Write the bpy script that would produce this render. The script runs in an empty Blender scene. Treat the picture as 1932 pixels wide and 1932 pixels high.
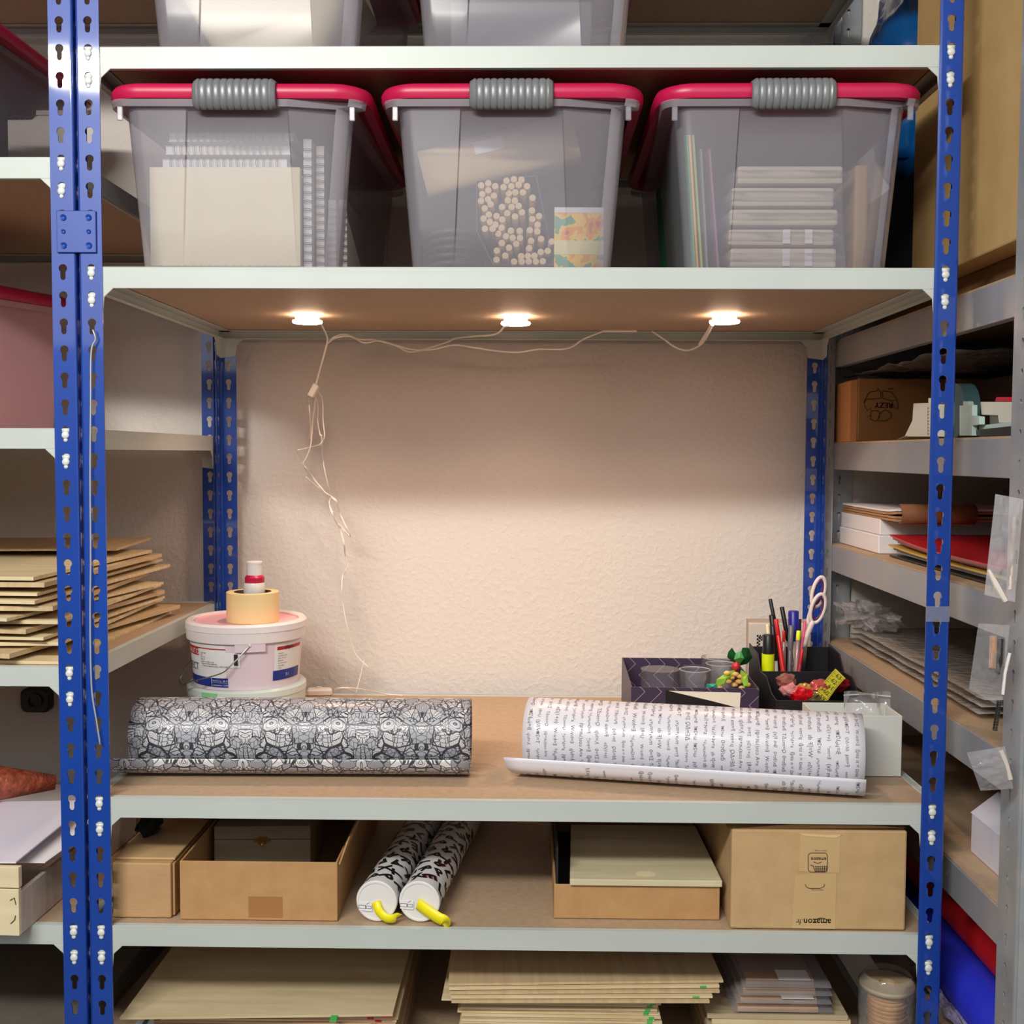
import bpy, bmesh, math, random
from mathutils import Vector as V, Matrix as M, Euler, noise
from mathutils.geometry import tessellate_polygon
import numpy as np

# ------------------------------------------------------------------ camera, world, lights, exposure
SC = bpy.context.scene
COL = SC.collection
CAMP = V((.0234, -1.58, 1.45)); FPX = 2095.0
_p, _y, _r = .0524, .0171, .0046
FW = V((-math.sin(_y)*math.cos(_p), math.cos(_y)*math.cos(_p), -math.sin(_p)))
_r0 = V((math.cos(_y), math.sin(_y), 0)); _u0 = _r0.cross(FW)
RT = math.cos(_r)*_r0 + math.sin(_r)*_u0; UP = -math.sin(_r)*_r0 + math.cos(_r)*_u0
cam = bpy.data.objects.new('camera', bpy.data.cameras.new('camera')); COL.objects.link(cam)
cam.matrix_world = M(((RT.x, UP.x, -FW.x, CAMP.x), (RT.y, UP.y, -FW.y, CAMP.y), (RT.z, UP.z, -FW.z, CAMP.z), (0, 0, 0, 1)))
cam.data.sensor_width = 36; cam.data.lens = 36*FPX/1932; cam.data.clip_start = .05
SC.camera = cam

def Q(px, py, x=None, y=None, z=None):
    """the point of the place, at a known distance, height or side, seen at a spot of the 1932 px photograph"""
    d = FW + RT*((px-966)/FPX) - UP*((py-966)/FPX)
    if x is not None: t = (x-CAMP.x)/d.x
    elif y is not None: t = (y-CAMP.y)/d.y
    else: t = (z-CAMP.z)/d.z
    return CAMP + d*t

w = bpy.data.worlds.new('room_light'); SC.world = w; w.use_nodes = True
w.node_tree.nodes['Background'].inputs[0].default_value = (.93, .96, 1.0, 1)
w.node_tree.nodes['Background'].inputs[1].default_value = .045

def area(name, loc, aim, sx, sy, power, col, spread=math.pi):
    l = bpy.data.lights.new(name, 'AREA'); l.shape = 'RECTANGLE'; l.size = sx; l.size_y = sy
    l.energy = power; l.color = col; l.spread = spread
    o = bpy.data.objects.new(name, l); COL.objects.link(o); o.location = loc
    o.rotation_euler = (V(aim)-V(loc)).to_track_quat('-Z', 'Y').to_euler()
    return o
area('fluorescent_tube_light', (-.85, -2.15, 2.66), (-.2, 0, 1.3), 1.35, .11, 56, (1, .97, .90))
area('ceiling_bounce', (-.2, -1.85, 2.74), (-.2, -1.5, 0), 4.2, 1.5, 18, (.97, .98, 1))  # added fill lamp standing in for light off the ceiling
area('far_room_fill', (-.3, -3.3, 2.35), (-.1, 0, 1.5), 4.0, .9, 17, (.98, .97, 1))  # added lamp, fills in for the lit rest of the room

SC.view_settings.view_transform = 'Standard'; SC.view_settings.look = 'None'
SC.view_settings.gamma = 1; SC.view_settings.use_curve_mapping = False
SC.view_settings.exposure = .10
SC.cycles.max_bounces = 10; SC.cycles.diffuse_bounces = 4; SC.cycles.transparent_max_bounces = 24
SC.cycles.caustics_reflective = False; SC.cycles.caustics_refractive = False
SC.cycles.sample_clamp_indirect = 4
SC.cycles.use_denoising = True

random.seed(7)
PI = math.pi; R = math.radians

# ------------------------------------------------------------------ materials
def lin(c):
    return tuple((v/255/12.92 if v/255 <= .04045 else ((v/255+.055)/1.055)**2.4) for v in c[:3]) + (1,)
class N:
    """small node-tree writer"""
    def __init__(s, m): s.t = m.node_tree; s.n = s.t.nodes; s.l = s.t.links
    def add(s, kind, props=None, **ins):
        n = s.n.new(kind)
        for k, v in (props or {}).items(): setattr(n, k, v)
        for k, v in ins.items():
            k2 = k.replace('_', ' ')
            i = n.inputs[int(k[1:])] if k[0] == 'i' and k[1:].isdigit() else n.inputs[k2]
            if isinstance(v, bpy.types.NodeSocket): s.l.new(v, i)
            else: i.default_value = v
        return n
    def math(s, op, a, b=None, c=None):
        n = s.n.new('ShaderNodeMath'); n.operation = op
        for i, v in enumerate((a, b, c)):
            if v is None: continue
            if isinstance(v, bpy.types.NodeSocket): s.l.new(v, n.inputs[i])
            else: n.inputs[i].default_value = v
        return n.outputs[0]
    def mix(s, f, a, b):
        n = s.n.new('ShaderNodeMix'); n.data_type = 'RGBA'
        for i, v in ((0, f), (6, a), (7, b)):
            if isinstance(v, bpy.types.NodeSocket): s.l.new(v, n.inputs[i])
            else: n.inputs[i].default_value = v
        return n.outputs[2]
MATS = {}
def mat(name, rgb, rough=.55, metal=0, rgb2=None, scale=8, stretch=(1, 1, 1), bump=0, bscale=60, spec=.5, coat=0, contrast=(.35, .65), sub=0):
    if name in MATS: return MATS[name]
    m = bpy.data.materials.new(name); m.use_nodes = True; n = N(m); b = n.n['Principled BSDF']
    b.inputs['Roughness'].default_value = rough; b.inputs['Metallic'].default_value = metal
    b.inputs['Specular IOR Level'].default_value = spec
    if coat: b.inputs['Coat Weight'].default_value = coat; b.inputs['Coat Roughness'].default_value = .05
    b.inputs['Base Color'].default_value = lin(rgb)
    if sub: b.inputs['Subsurface Weight'].default_value = sub; b.inputs['Subsurface Radius'].default_value = (.02, .02, .02); b.inputs['Subsurface Scale'].default_value = .5
    tc = n.add('ShaderNodeTexCoord').outputs['Object']
    if rgb2:
        mp = n.add('ShaderNodeMapping', None, Vector=tc, Scale=stretch).outputs[0]
        nz = n.add('ShaderNodeTexNoise', None, Vector=mp, Scale=scale, Detail=6.0, Roughness=.6).outputs[0]
        r = n.add('ShaderNodeMapRange', None, Value=nz, i1=contrast[0], i2=contrast[1]).outputs[0]
        n.l.new(n.mix(r, lin(rgb), lin(rgb2)), b.inputs['Base Color'])
    if bump:
        nz = n.add('ShaderNodeTexNoise', None, Vector=tc, Scale=bscale, Detail=4.0).outputs[0]
        bp = n.add('ShaderNodeBump', None, Strength=bump, Distance=.004, Height=nz).outputs[0]
        n.l.new(bp, b.inputs['Normal'])
    MATS[name] = m; return m
def veil(name, rgb, fac, rough=.3, tint=(1, 1, 1), bump=0, bscale=30):
    """milky plastic or film: light partly passes straight through"""
    if name in MATS: return MATS[name]
    m = bpy.data.materials.new(name); m.use_nodes = True; n = N(m); b = n.n['Principled BSDF']
    b.inputs['Base Color'].default_value = lin(rgb); b.inputs['Roughness'].default_value = rough
    t = n.add('ShaderNodeBsdfTransparent', None, Color=tint + (1,)).outputs[0]
    fr = n.add('ShaderNodeFresnel', None, IOR=1.4).outputs[0]
    if bump:
        tc = n.add('ShaderNodeTexCoord').outputs['Object']
        nz = n.add('ShaderNodeTexNoise', None, Vector=tc, Scale=bscale, Detail=3.0, Distortion=1.5).outputs[0]
        n.l.new(n.add('ShaderNodeBump', None, Strength=bump, Distance=.01, Height=nz).outputs[0], b.inputs['Normal'])
    gl_ = n.add('ShaderNodeBsdfGlossy', None, Roughness=max(.04, rough*.6))
    if bump: n.l.new(b.inputs['Normal'].links[0].from_socket, gl_.inputs['Normal'])
    m0 = n.add('ShaderNodeMixShader', None, i0=fac, i1=t, i2=b.outputs[0])
    mx = n.add('ShaderNodeMixShader', None, i0=n.math('MULTIPLY', fr, .55), i1=m0.outputs[0], i2=gl_.outputs[0])
    n.l.new(mx.outputs[0], n.n['Material Output'].inputs[0])
    MATS[name] = m; return m
def glow(name, col, strength):
    m = bpy.data.materials.new(name); m.use_nodes = True; b = m.node_tree.nodes['Principled BSDF']
    b.inputs['Base Color'].default_value = (.8, .8, .8, 1)
    b.inputs['Emission Color'].default_value = col; b.inputs['Emission Strength'].default_value = strength
    return m

BLUE = mat('blue_powder_coat', (16, 68, 166), .42, spec=.4, coat=1, rgb2=(14, 62, 156), scale=6)
BEAM = mat('pale_grey_powder_coat', (192, 199, 194), .38, rgb2=(199, 206, 201), scale=3, spec=.4)
GALV = mat('galvanised_steel', (182, 184, 184), .38, metal=.35, rgb2=(150, 160, 170), scale=14, contrast=(.3, .7))
MDF = mat('hardboard', (192, 166, 138), .62, rgb2=(174, 148, 120), scale=90, contrast=(.25, .75))
MDFU = mat('hardboard_underside', (196, 160, 122), .6, rgb2=(182, 146, 110), scale=120)
PLY = mat('birch_plywood', (234, 218, 180), .6, rgb2=(212, 190, 146), scale=6, stretch=(1, 14, 1))
PLYE = mat('plywood_shade_two', (214, 190, 150), .6, rgb2=(198, 172, 132), scale=5, stretch=(14, 1, 1))
PLYG = mat('grey_plywood', (196, 180, 148), .65, rgb2=(180, 162, 130), scale=5, stretch=(1, 12, 1))
PINK = mat('raspberry_plastic', (200, 28, 80), .36, rgb2=(190, 24, 74), scale=5)
GRIP = mat('grey_clip_plastic', (128, 131, 134), .38, metal=.25)
FROST = veil('frosted_plastic', (184, 180, 190), .34, .34, (.90, .89, .91))
FROSTP = veil('pink_frosted_plastic', (244, 190, 200), .62, .32, (.97, .88, .9))
FILM = veil('clear_film', (235, 235, 240), .13, .10, bump=.2, bscale=26)
FILM2 = veil('bag_film', (232, 230, 236), .24, .14, bump=.2, bscale=30)
CARD = mat('kraft_cardboard', (192, 150, 100), .8, rgb2=(182, 140, 92), scale=30)
CARD2 = mat('light_cardboard', (202, 168, 122), .8, rgb2=(192, 158, 112), scale=25)
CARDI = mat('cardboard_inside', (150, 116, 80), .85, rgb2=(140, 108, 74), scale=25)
WHITE = mat('white_plastic', (232, 230, 228), .35)
CORD = mat('cream_cord_plastic', (246, 240, 232), .4)
PAPER = mat('white_paper', (235, 233, 236), .75)
CREAM = mat('cream_board', (240, 230, 196), .6, rgb2=(234, 222, 186), scale=5)
BLACK = mat('black_plastic', (20, 20, 22), .4)
DARK = mat('dark_grey_card', (38, 36, 44), .6)
INK = mat('black_ink', (18, 18, 20), .6)
STEEL = mat('bright_steel', (190, 192, 196), .25, metal=1)

# ------------------------------------------------------------------ mesh writer
class MB:
    def __init__(s): s.v = []; s.f = []; s.uv = {}
    def add(s, vs, fs, T=None):
        k = len(s.v)
        s.v += [(T @ V(v)) if T else V(v) for v in vs]
        s.f += [tuple(i+k for i in f) for f in fs]; return s
    def bx(s, x0, x1, y0, y1, z0, z1, T=None):
        return s.add([(x0,y0,z0),(x1,y0,z0),(x1,y1,z0),(x0,y1,z0),(x0,y0,z1),(x1,y0,z1),(x1,y1,z1),(x0,y1,z1)],
                     [(3,2,1,0),(4,5,6,7),(0,1,5,4),(1,2,6,5),(2,3,7,6),(3,0,4,7)], T)
    def loft(s, rings, caps=(True, True), closed=True, T=None):
        n = len(rings[0]); vs = [p for r in rings for p in r]; fs = []
        for a in range(len(rings)-1):
            for i in range(n if closed else n-1):
                j = (i+1) % n; fs.append((a*n+i, a*n+j, (a+1)*n+j, (a+1)*n+i))
        if caps[0]: fs.append(tuple(range(n))[::-1])
        if caps[1]: fs.append(tuple(range((len(rings)-1)*n, len(rings)*n)))
        return s.add(vs, fs, T)
    def lathe(s, prof, seg=40, T=None, caps=(True, True)):
        return s.loft([[(r*math.cos(2*PI*i/seg), r*math.sin(2*PI*i/seg), z) for i in range(seg)] for r, z in prof], caps, True, T)
    def tube(s, pts, r, seg=8, T=None, caps=(True, True)):
        pts = [V(p) for p in pts]; rings = []; up = None
        for i, p in enumerate(pts):
            d = (pts[min(i+1, len(pts)-1)] - pts[max(i-1, 0)]).normalized()
            if up is None: up = V((0, 0, 1)) if abs(d.z) < .9 else V((1, 0, 0))
            a = d.cross(up).normalized(); b = a.cross(d).normalized(); up = b
            rr = r[i] if isinstance(r, (list, tuple)) else r
            rings.append([p + a*rr*math.cos(2*PI*k/seg) + b*rr*math.sin(2*PI*k/seg) for k in range(seg)])
        return s.loft(rings, caps, True, T)
    def prism(s, poly, h0, h1, ax='z', T=None):
        def P(u, v, h): return (u, v, h) if ax == 'z' else ((u, h, v) if ax == 'y' else (h, u, v))
        n = len(poly); vs = [P(u, v, h0) for u, v in poly] + [P(u, v, h1) for u, v in poly]
        fs = [tuple(range(n)), tuple(range(n, 2*n))[::-1]] + [(i, i+n, (i+1) % n+n, (i+1) % n) for i in range(n)]
        return s.add(vs, fs, T)
    def ball(s, c, r, seg=12, rings=8, sc=(1, 1, 1), T=None):
        pr = [(max(1e-5, math.sin(PI*i/rings)), -math.cos(PI*i/rings)) for i in range(rings+1)]
        X = M.Translation(c) @ M.Diagonal((r*sc[0], r*sc[1], r*sc[2], 1))
        return s.lathe(pr, seg, (T @ X) if T else X)
    def grid(s, fn, nu, nv, T=None, uv=None):
        k = len(s.v)
        vs = [fn(i/nu, j/nv) for j in range(nv+1) for i in range(nu+1)]
        fs = [(j*(nu+1)+i, j*(nu+1)+i+1, (j+1)*(nu+1)+i+1, (j+1)*(nu+1)+i) for j in range(nv) for i in range(nu)]
        s.add(vs, fs, T)
        if uv:
            for j in range(nv+1):
                for i in range(nu+1): s.uv[k+j*(nu+1)+i] = uv(i/nu, j/nv)
        return s
    def build(s, name, m, parent=None, smooth=False, bevel=0, loc=None, rot=None, solid=0, seg=2):
        me = bpy.data.meshes.new(name); me.from_pydata([tuple(v) for v in s.v], [], s.f)
        bm = bmesh.new(); bm.from_mesh(me); bmesh.ops.remove_doubles(bm, verts=bm.verts, dist=1e-6) if not s.uv else None
        bmesh.ops.recalc_face_normals(bm, faces=bm.faces); bm.to_mesh(me); bm.free()
        if s.uv:
            l = me.uv_layers.new(name='UVMap')
            for lo in me.loops: l.data[lo.index].uv = s.uv.get(lo.vertex_index, (0, 0))
        me.materials.append(m)
        o = bpy.data.objects.new(name, me); COL.objects.link(o)
        if parent: o.parent = parent
        if loc: o.location = loc
        if rot: o.rotation_euler = rot
        if solid:
            q = o.modifiers.new('thickness', 'SOLIDIFY'); q.thickness = solid; q.offset = 0
        if bevel:
            q = o.modifiers.new('edge', 'BEVEL'); q.width = bevel; q.segments = seg; q.limit_method = 'ANGLE'; q.angle_limit = R(40)
        if smooth is True: me.shade_smooth()
        elif smooth:
            me.shade_smooth(); me.set_sharp_from_angle(angle=R(smooth))
        return o
def tag(o, label, cat, group=None, kind=None):
    o['label'] = label; o['category'] = cat
    if group: o['group'] = group
    if kind: o['kind'] = kind
    return o
def thing(name, label, cat, loc=(0, 0, 0), rz=0, group=None):
    o = bpy.data.objects.new(name, None); COL.objects.link(o); o.empty_display_size = .02
    o.location = loc; o.rotation_euler = (0, 0, rz) if not isinstance(rz, (tuple, Euler)) else rz
    return tag(o, label, cat, group)
def struct(name, mb, m, **k):
    o = mb.build(name, m, **k); o['kind'] = 'structure'; return o
def dup(root, loc=None, rz=None, label=None, group=None):
    r = root.copy(); COL.objects.link(r)
    if loc is not None: r.location = loc
    if rz is not None: r.rotation_euler = (0, 0, rz) if not isinstance(rz, tuple) else rz
    if label: r['label'] = label
    if group: r['group'] = group
    for ch in list(root.children):
        c = ch.copy(); COL.objects.link(c); c.parent = r
        for g in list(ch.children):
            d = g.copy(); COL.objects.link(d); d.parent = c
    return r
def rrect(hx, hy, r, n=5, cx=0, cy=0):
    pts = []
    for sx, sy, a0 in ((1, 1, 0), (-1, 1, 90), (-1, -1, 180), (1, -1, 270)):
        for i in range(n+1):
            a = R(a0+90*i/n); pts.append((cx+sx*(hx-r)+r*math.cos(a), cy+sy*(hy-r)+r*math.sin(a)))
    return pts
def catmull(P, n=8):
    P = [V(p) for p in P]; P = [2*P[0]-P[1]] + P + [2*P[-1]-P[-2]]; out = []
    for i in range(1, len(P)-2):
        for k in range(n):
            t = k/n; a, b, c, d = P[i-1:i+3]
            out.append(.5*((2*b)+(c-a)*t+(2*a-5*b+4*c-d)*t*t+(-a+3*b-3*c+d)*t**3))
    out.append(P[-2]); return out
_TX = {}
def text_mesh(txt, res=2, heavy=0):
    """outline of a piece of writing as flat triangles, unit letter size, starting at the origin"""
    key = (txt, heavy)
    if key in _TX: return _TX[key]
    cu = bpy.data.curves.new('writing', 'FONT'); cu.body = txt; cu.size = 1; cu.resolution_u = res; cu.offset = heavy
    ob = bpy.data.objects.new('writing', cu); COL.objects.link(ob)
    dg = bpy.context.evaluated_depsgraph_get(); me = bpy.data.meshes.new_from_object(ob.evaluated_get(dg))
    if heavy:
        bm = bmesh.new(); bm.from_mesh(me)
        for _ in range(3):
            bmesh.ops.triangulate(bm, faces=bm.faces)
            bmesh.ops.subdivide_edges(bm, edges=[e for e in bm.edges if e.calc_length() > .12], cuts=1)
        bmesh.ops.triangulate(bm, faces=bm.faces); bm.to_mesh(me); bm.free()
    vs = [tuple(v.co) for v in me.vertices]; fs = [tuple(p.vertices) for p in me.polygons]
    bpy.data.objects.remove(ob); bpy.data.curves.remove(cu); bpy.data.meshes.remove(me)
    w = max((v[0] for v in vs), default=0)
    _TX[key] = (vs, fs, w); return _TX[key]
def write_on(mb, txt, size, fn, heavy=0, mirror=False):
    """fn maps text-plane (u right, v up) to a 3-D point"""
    vs, fs, w_ = text_mesh(txt, 2, heavy)
    mb.add([fn((w_-v[0] if mirror else v[0])*size, v[1]*size) for v in vs], fs)
    return w_*size
# ------------------------------------------------------------------ the room
def wall_mat():
    m = bpy.data.materials.new('woodchip_plaster'); m.use_nodes = True; n = N(m); b = n.n['Principled BSDF']
    tc = n.add('ShaderNodeTexCoord').outputs['Object']
    b.inputs['Roughness'].default_value = .85
    nz = n.add('ShaderNodeTexNoise', None, Vector=tc, Scale=3.0, Detail=4.0).outputs[0]
    n.l.new(n.mix(nz, lin((226, 218, 210)), lin((231, 224, 216))), b.inputs['Base Color'])
    a = n.add('ShaderNodeTexNoise', None, Vector=tc, Scale=85.0, Detail=2.0, Distortion=.15).outputs[0]
    a = n.add('ShaderNodeMapRange', None, Value=a, i1=.42, i2=.72).outputs[0]
    n.l.new(n.add('ShaderNodeBump', None, Strength=.28, Distance=.003, Height=a).outputs[0], b.inputs['Normal'])
    return m
WALL = wall_mat()
YW = .765
struct('wall_back', MB().bx(-3.2, 1.30, YW, YW+.1, 0, 2.9), WALL)
struct('wall_right', MB().bx(1.12, 1.22, -2.6, YW, 0, 2.9), WALL)
struct('floor', MB().bx(-3.2, 1.30, -2.6, YW, -.06, 0), mat('grey_floor', (120, 112, 104), .6, rgb2=(110, 104, 98), scale=20))

# ------------------------------------------------------------------ racks
PITCH = .0382; Z0 = .948
def slot_shape(slim=False):
    rh, sw = (.0034, .0019) if slim else (.0061, .0037)
    P = []
    for i in range(11):
        a = R(-52+284*i/10); P.append((rh*math.cos(a), .0052+rh*math.sin(a)))
    P.append((-sw, -.0005))
    for i in range(5):
        a = R(180+180*i/4); P.append((sw*math.cos(a), -.0078+sw*math.sin(a)))
    P.append((sw, -.0005)); return P
def post_mb(sx, sy, w=.033, z1=2.42, slim=False, wy=None):
    """L-shaped perforated upright: one flange runs sx along x, the other sy along y"""
    mb = MB(); wy = wy or w; rad = .003
    def flange(width, fn, hole=True, shift=0):
        sh = [(u+width*.52, v) for u, v in slot_shape(slim)]
        h = PITCH/2; outer = [(rad, -h), (width, -h), (width, h), (rad, h)]
        allp = outer+sh
        tri = tessellate_polygon([[V((a, b, 0)) for a, b in outer], [V((a, b, 0)) for a, b in sh[::-1]]])
        rev = outer + sh[::-1]
        for k in range(int(z1/PITCH)):
            zc = Z0-.0075+(k-24)*PITCH
            if zc < PITCH: continue
            if zc > z1: break
            mb.add([fn(u, zc+v) for u, v in rev], [tuple(t) for t in tri])
    flange(w, lambda u, z: (sx*u, 0, z)); flange(wy, lambda u, z: (0, sy*u, z))
    zc = Z0-.0075-24*PITCH
    k0 = math.ceil((PITCH-zc)/PITCH); za = zc+k0*PITCH-PITCH/2; zb = za
    while zb+PITCH/2 <= z1 and (zb-za)/PITCH < int(z1/PITCH)-k0: zb += PITCH
    arc = [(sx*(rad-rad*math.cos(t)), sy*(rad-rad*math.sin(t))) for t in (0, PI/8, PI/4, 3*PI/8, PI/2)]
    mb.loft([[(a, b, za) for a, b in arc], [(a, b, zb) for a, b in arc]], (False, False), False)
    return mb
def beam_mb(L, h=.029, goss=True):
    """pressed shelf beam, length along x from -L/2 to L/2, outer face on y=0, top at z=0"""
    mb = MB(); t = .0016; x = L/2
    mb.bx(-x, x, 0, t, -h, 0); mb.bx(-x, x, t, .012, -.0012, 0); mb.bx(-x, x, t, .024, -.0145, -.0131); mb.bx(-x, x, t, .010, -h, -h+.0012)
    for s in (-1, 1):
        if goss:
            mb.prism([(s*x, -h), (s*(x-.047), -h), (s*(x-.033), -h-.013), (s*(x-.031), -.064), (s*x, -.068)], 0, t, 'y')
        mb.bx(min(s*x, s*(x-.004)), max(s*x, s*(x-.004)), 0, .02, -.0145, 0)
    return mb
def clip_mb():
    m_ = MB(); m_.ball((0, -.001, -.0016), .0056, 14, 8, (1, .55, 1)); m_.ball((0, -.0004, -.0085), .0033, 10, 6, (1, .7, 1))
    m_.prism([(-.0055, .0075), (.0055, .0075), (.0045, .002), (-.0045, .002)], -.0008, .0015, 'y'); return m_
CLIP = mat('white_clip_plastic', (222, 226, 224), .3)
_clip = {}
def rack(name, label, x0, x1, y0, y1, levels, bmat=BEAM, pm=BLUE):
    rk = thing(name, label, 'shelving rack', ((x0+x1)/2, y0, 0)); L = x1-x0-.003; D = y1-y0-.003
    posts = {}
    for sx, cx in ((1, -(x1-x0)/2), (-1, (x1-x0)/2)):
        for sy, cy in ((1, 0), (-1, y1-y0)):
            post_mb(sx, sy).build('post', pm, rk, loc=(cx, cy, 0), solid=.0016)
    fb = beam_mb(L); sb = beam_mb(D); key = (round(L, 3), round(D, 3))
    first = {}
    def beam(kind, mb, loc, rz, front):
        if kind not in first: first[kind] = mb.build('beam', bmat, rk, bevel=.0007, seg=1); o = first[kind]
        else: o = first[kind].copy(); COL.objects.link(o); o.parent = rk
        o.location = loc; o.rotation_euler = (0, 0, rz)
        if front:
            for s in (-1, 1):
                for dz in (-.0075, -.0075-PITCH):
                    if 'c' not in _clip: c = clip_mb().build('clip', CLIP, o, smooth=True); _clip['c'] = c
                    else: c = _clip['c'].copy(); COL.objects.link(c); c.parent = o
                    c.location = (s*((D if kind == 's' else L)/2-.0158), -.0014, dz)
        return o
    bd = MB().bx(-L/2+.002, L/2-.002, .0045, y1-y0-.0045, -.0125, -.0006)
    bo = None
    for z in levels:
        beam('f', fb, (0, .0012, z), 0, True); beam('f', fb, (0, y1-y0-.0012, z), PI, False)
        for s in (-1, 1):
            beam('s', sb, (s*((x1-x0)/2-.0012), (y1-y0)/2, z), -s*PI/2 + PI, s == 1 and x1 < 0)
        if bo is None: bo = bd.build('shelf_board', MDF, rk)
        else: bo = bo.copy(); COL.objects.link(bo); bo.parent = rk
        bo.location = (0, 0, z)
    return rk
def LV(k): return Z0+k*PITCH
ZT = LV(28); ZB = LV(20); ZM = LV(0); ZC = LV(-5); ZD = LV(-12)
main = rack('shelving_rack', 'blue post rack with pale grey beams holding the workbench and three pink lidded bins', -.619, .619, 0, .712,
            [LV(36), ZT, ZB, ZM, ZC, ZD])
side = rack('shelving_rack', 'blue post rack cut by the photo edge, joined beside the lit workbench bay', -1.861, -.625, 0, .712,
            [LV(36), LV(24), LV(14), LV(5), ZC, ZD])
# plate that joins the two front posts
cp = MB().bx(-.649, -.593, -.0045, -.0016, 1.731, 1.790)
cpo = cp.build('connector_plate', BLUE, main, bevel=.001, loc=(0, 0, 0)); cpo.location = (0, 0, 0)
for x in (-.639, -.603):
    for z in (1.741, 1.7605, 1.780):
        r_ = .0048 if abs(z-1.7605) > .01 else .0034
        b_ = MB().lathe([(r_, 0), (r_*.9, -.0016), (r_*.45, -.0008), (.0006, .0002)], 16, M.Translation((x, -.0044, z)) @ M.Rotation(-PI/2, 4, 'X'))
        b_.build('bolt', BLUE, cpo, smooth=30)

# galvanised rack along the right wall
GX = .640; G0, G1 = -.195, .757
gr = thing('shelving_rack', 'bare galvanised rack standing against the right wall, filled with cartons and paper', 'shelving rack', (0, 0, 0))
for (cx, cy, sx, sy) in ((GX, G0, 1, 1), (GX, G1, 1, -1), (1.09, G0, -1, 1), (1.09, G1, -1, -1)):
    post_mb(sx, sy, .055, 2.42, True).build('post', GALV, gr, loc=(cx, cy, 0), solid=.0018)
# bolt heads on the face of the near post that looks at the viewer
for k in range(5):
    bz = .79-.052*k
    MB().lathe([(.0062, 0), (.0062, -.004), (.004, -.0062), (.0005, -.0068)], 6, M.Translation((GX+.040, G0-.001, bz)) @ M.Rotation(-PI/2, 4, 'X')).build('bolt', STEEL, gr)
GL = [1.683, 1.476, 1.268, 1.067, .860, .60]
gb = MB(); gb.bx(0, .0018, .03, G1-G0-.03, -.052, 0); gb.bx(.0018, .016, .03, G1-G0-.03, -.0015, 0); gb.bx(.0018, .016, .03, G1-G0-.03, -.052, -.0505)
gs = MB().bx(.03, .42, 0, .0018, -.052, 0)
gbd = MB().bx(.0025, .447, .006, G1-G0-.006, 0, .006)
GB = mat('scuffed_grey_steel', (172, 168, 164), .34, metal=.25, rgb2=(150, 158, 170), scale=4)
g1 = g2 = g3 = None
for z in GL:
    if g1 is None:
        g1 = gb.build('beam', GB, gr, bevel=.0008, seg=1); g2 = gs.build('beam', GB, gr, bevel=.0008, seg=1); g3 = gbd.build('shelf_board', MDF, gr)
    else:
        g1, g2, g3 = [o.copy() for o in (g1, g2, g3)]
        for o in (g1, g2, g3): COL.objects.link(o); o.parent = gr
    g1.location = (GX+.0012, G0, z-.003); g2.location = (GX, G0+.0012, z-.003); g3.location = (GX, G0, z-.006)
    for q, lo, rz in ((g1, (1.0888, G1, z-.003), PI), (g2, (GX+.45, G1-.0012, z-.003), PI)):
        c = q.copy(); COL.objects.link(c); c.parent = gr; c.location = lo; c.rotation_euler = (0, 0, rz)
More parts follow.
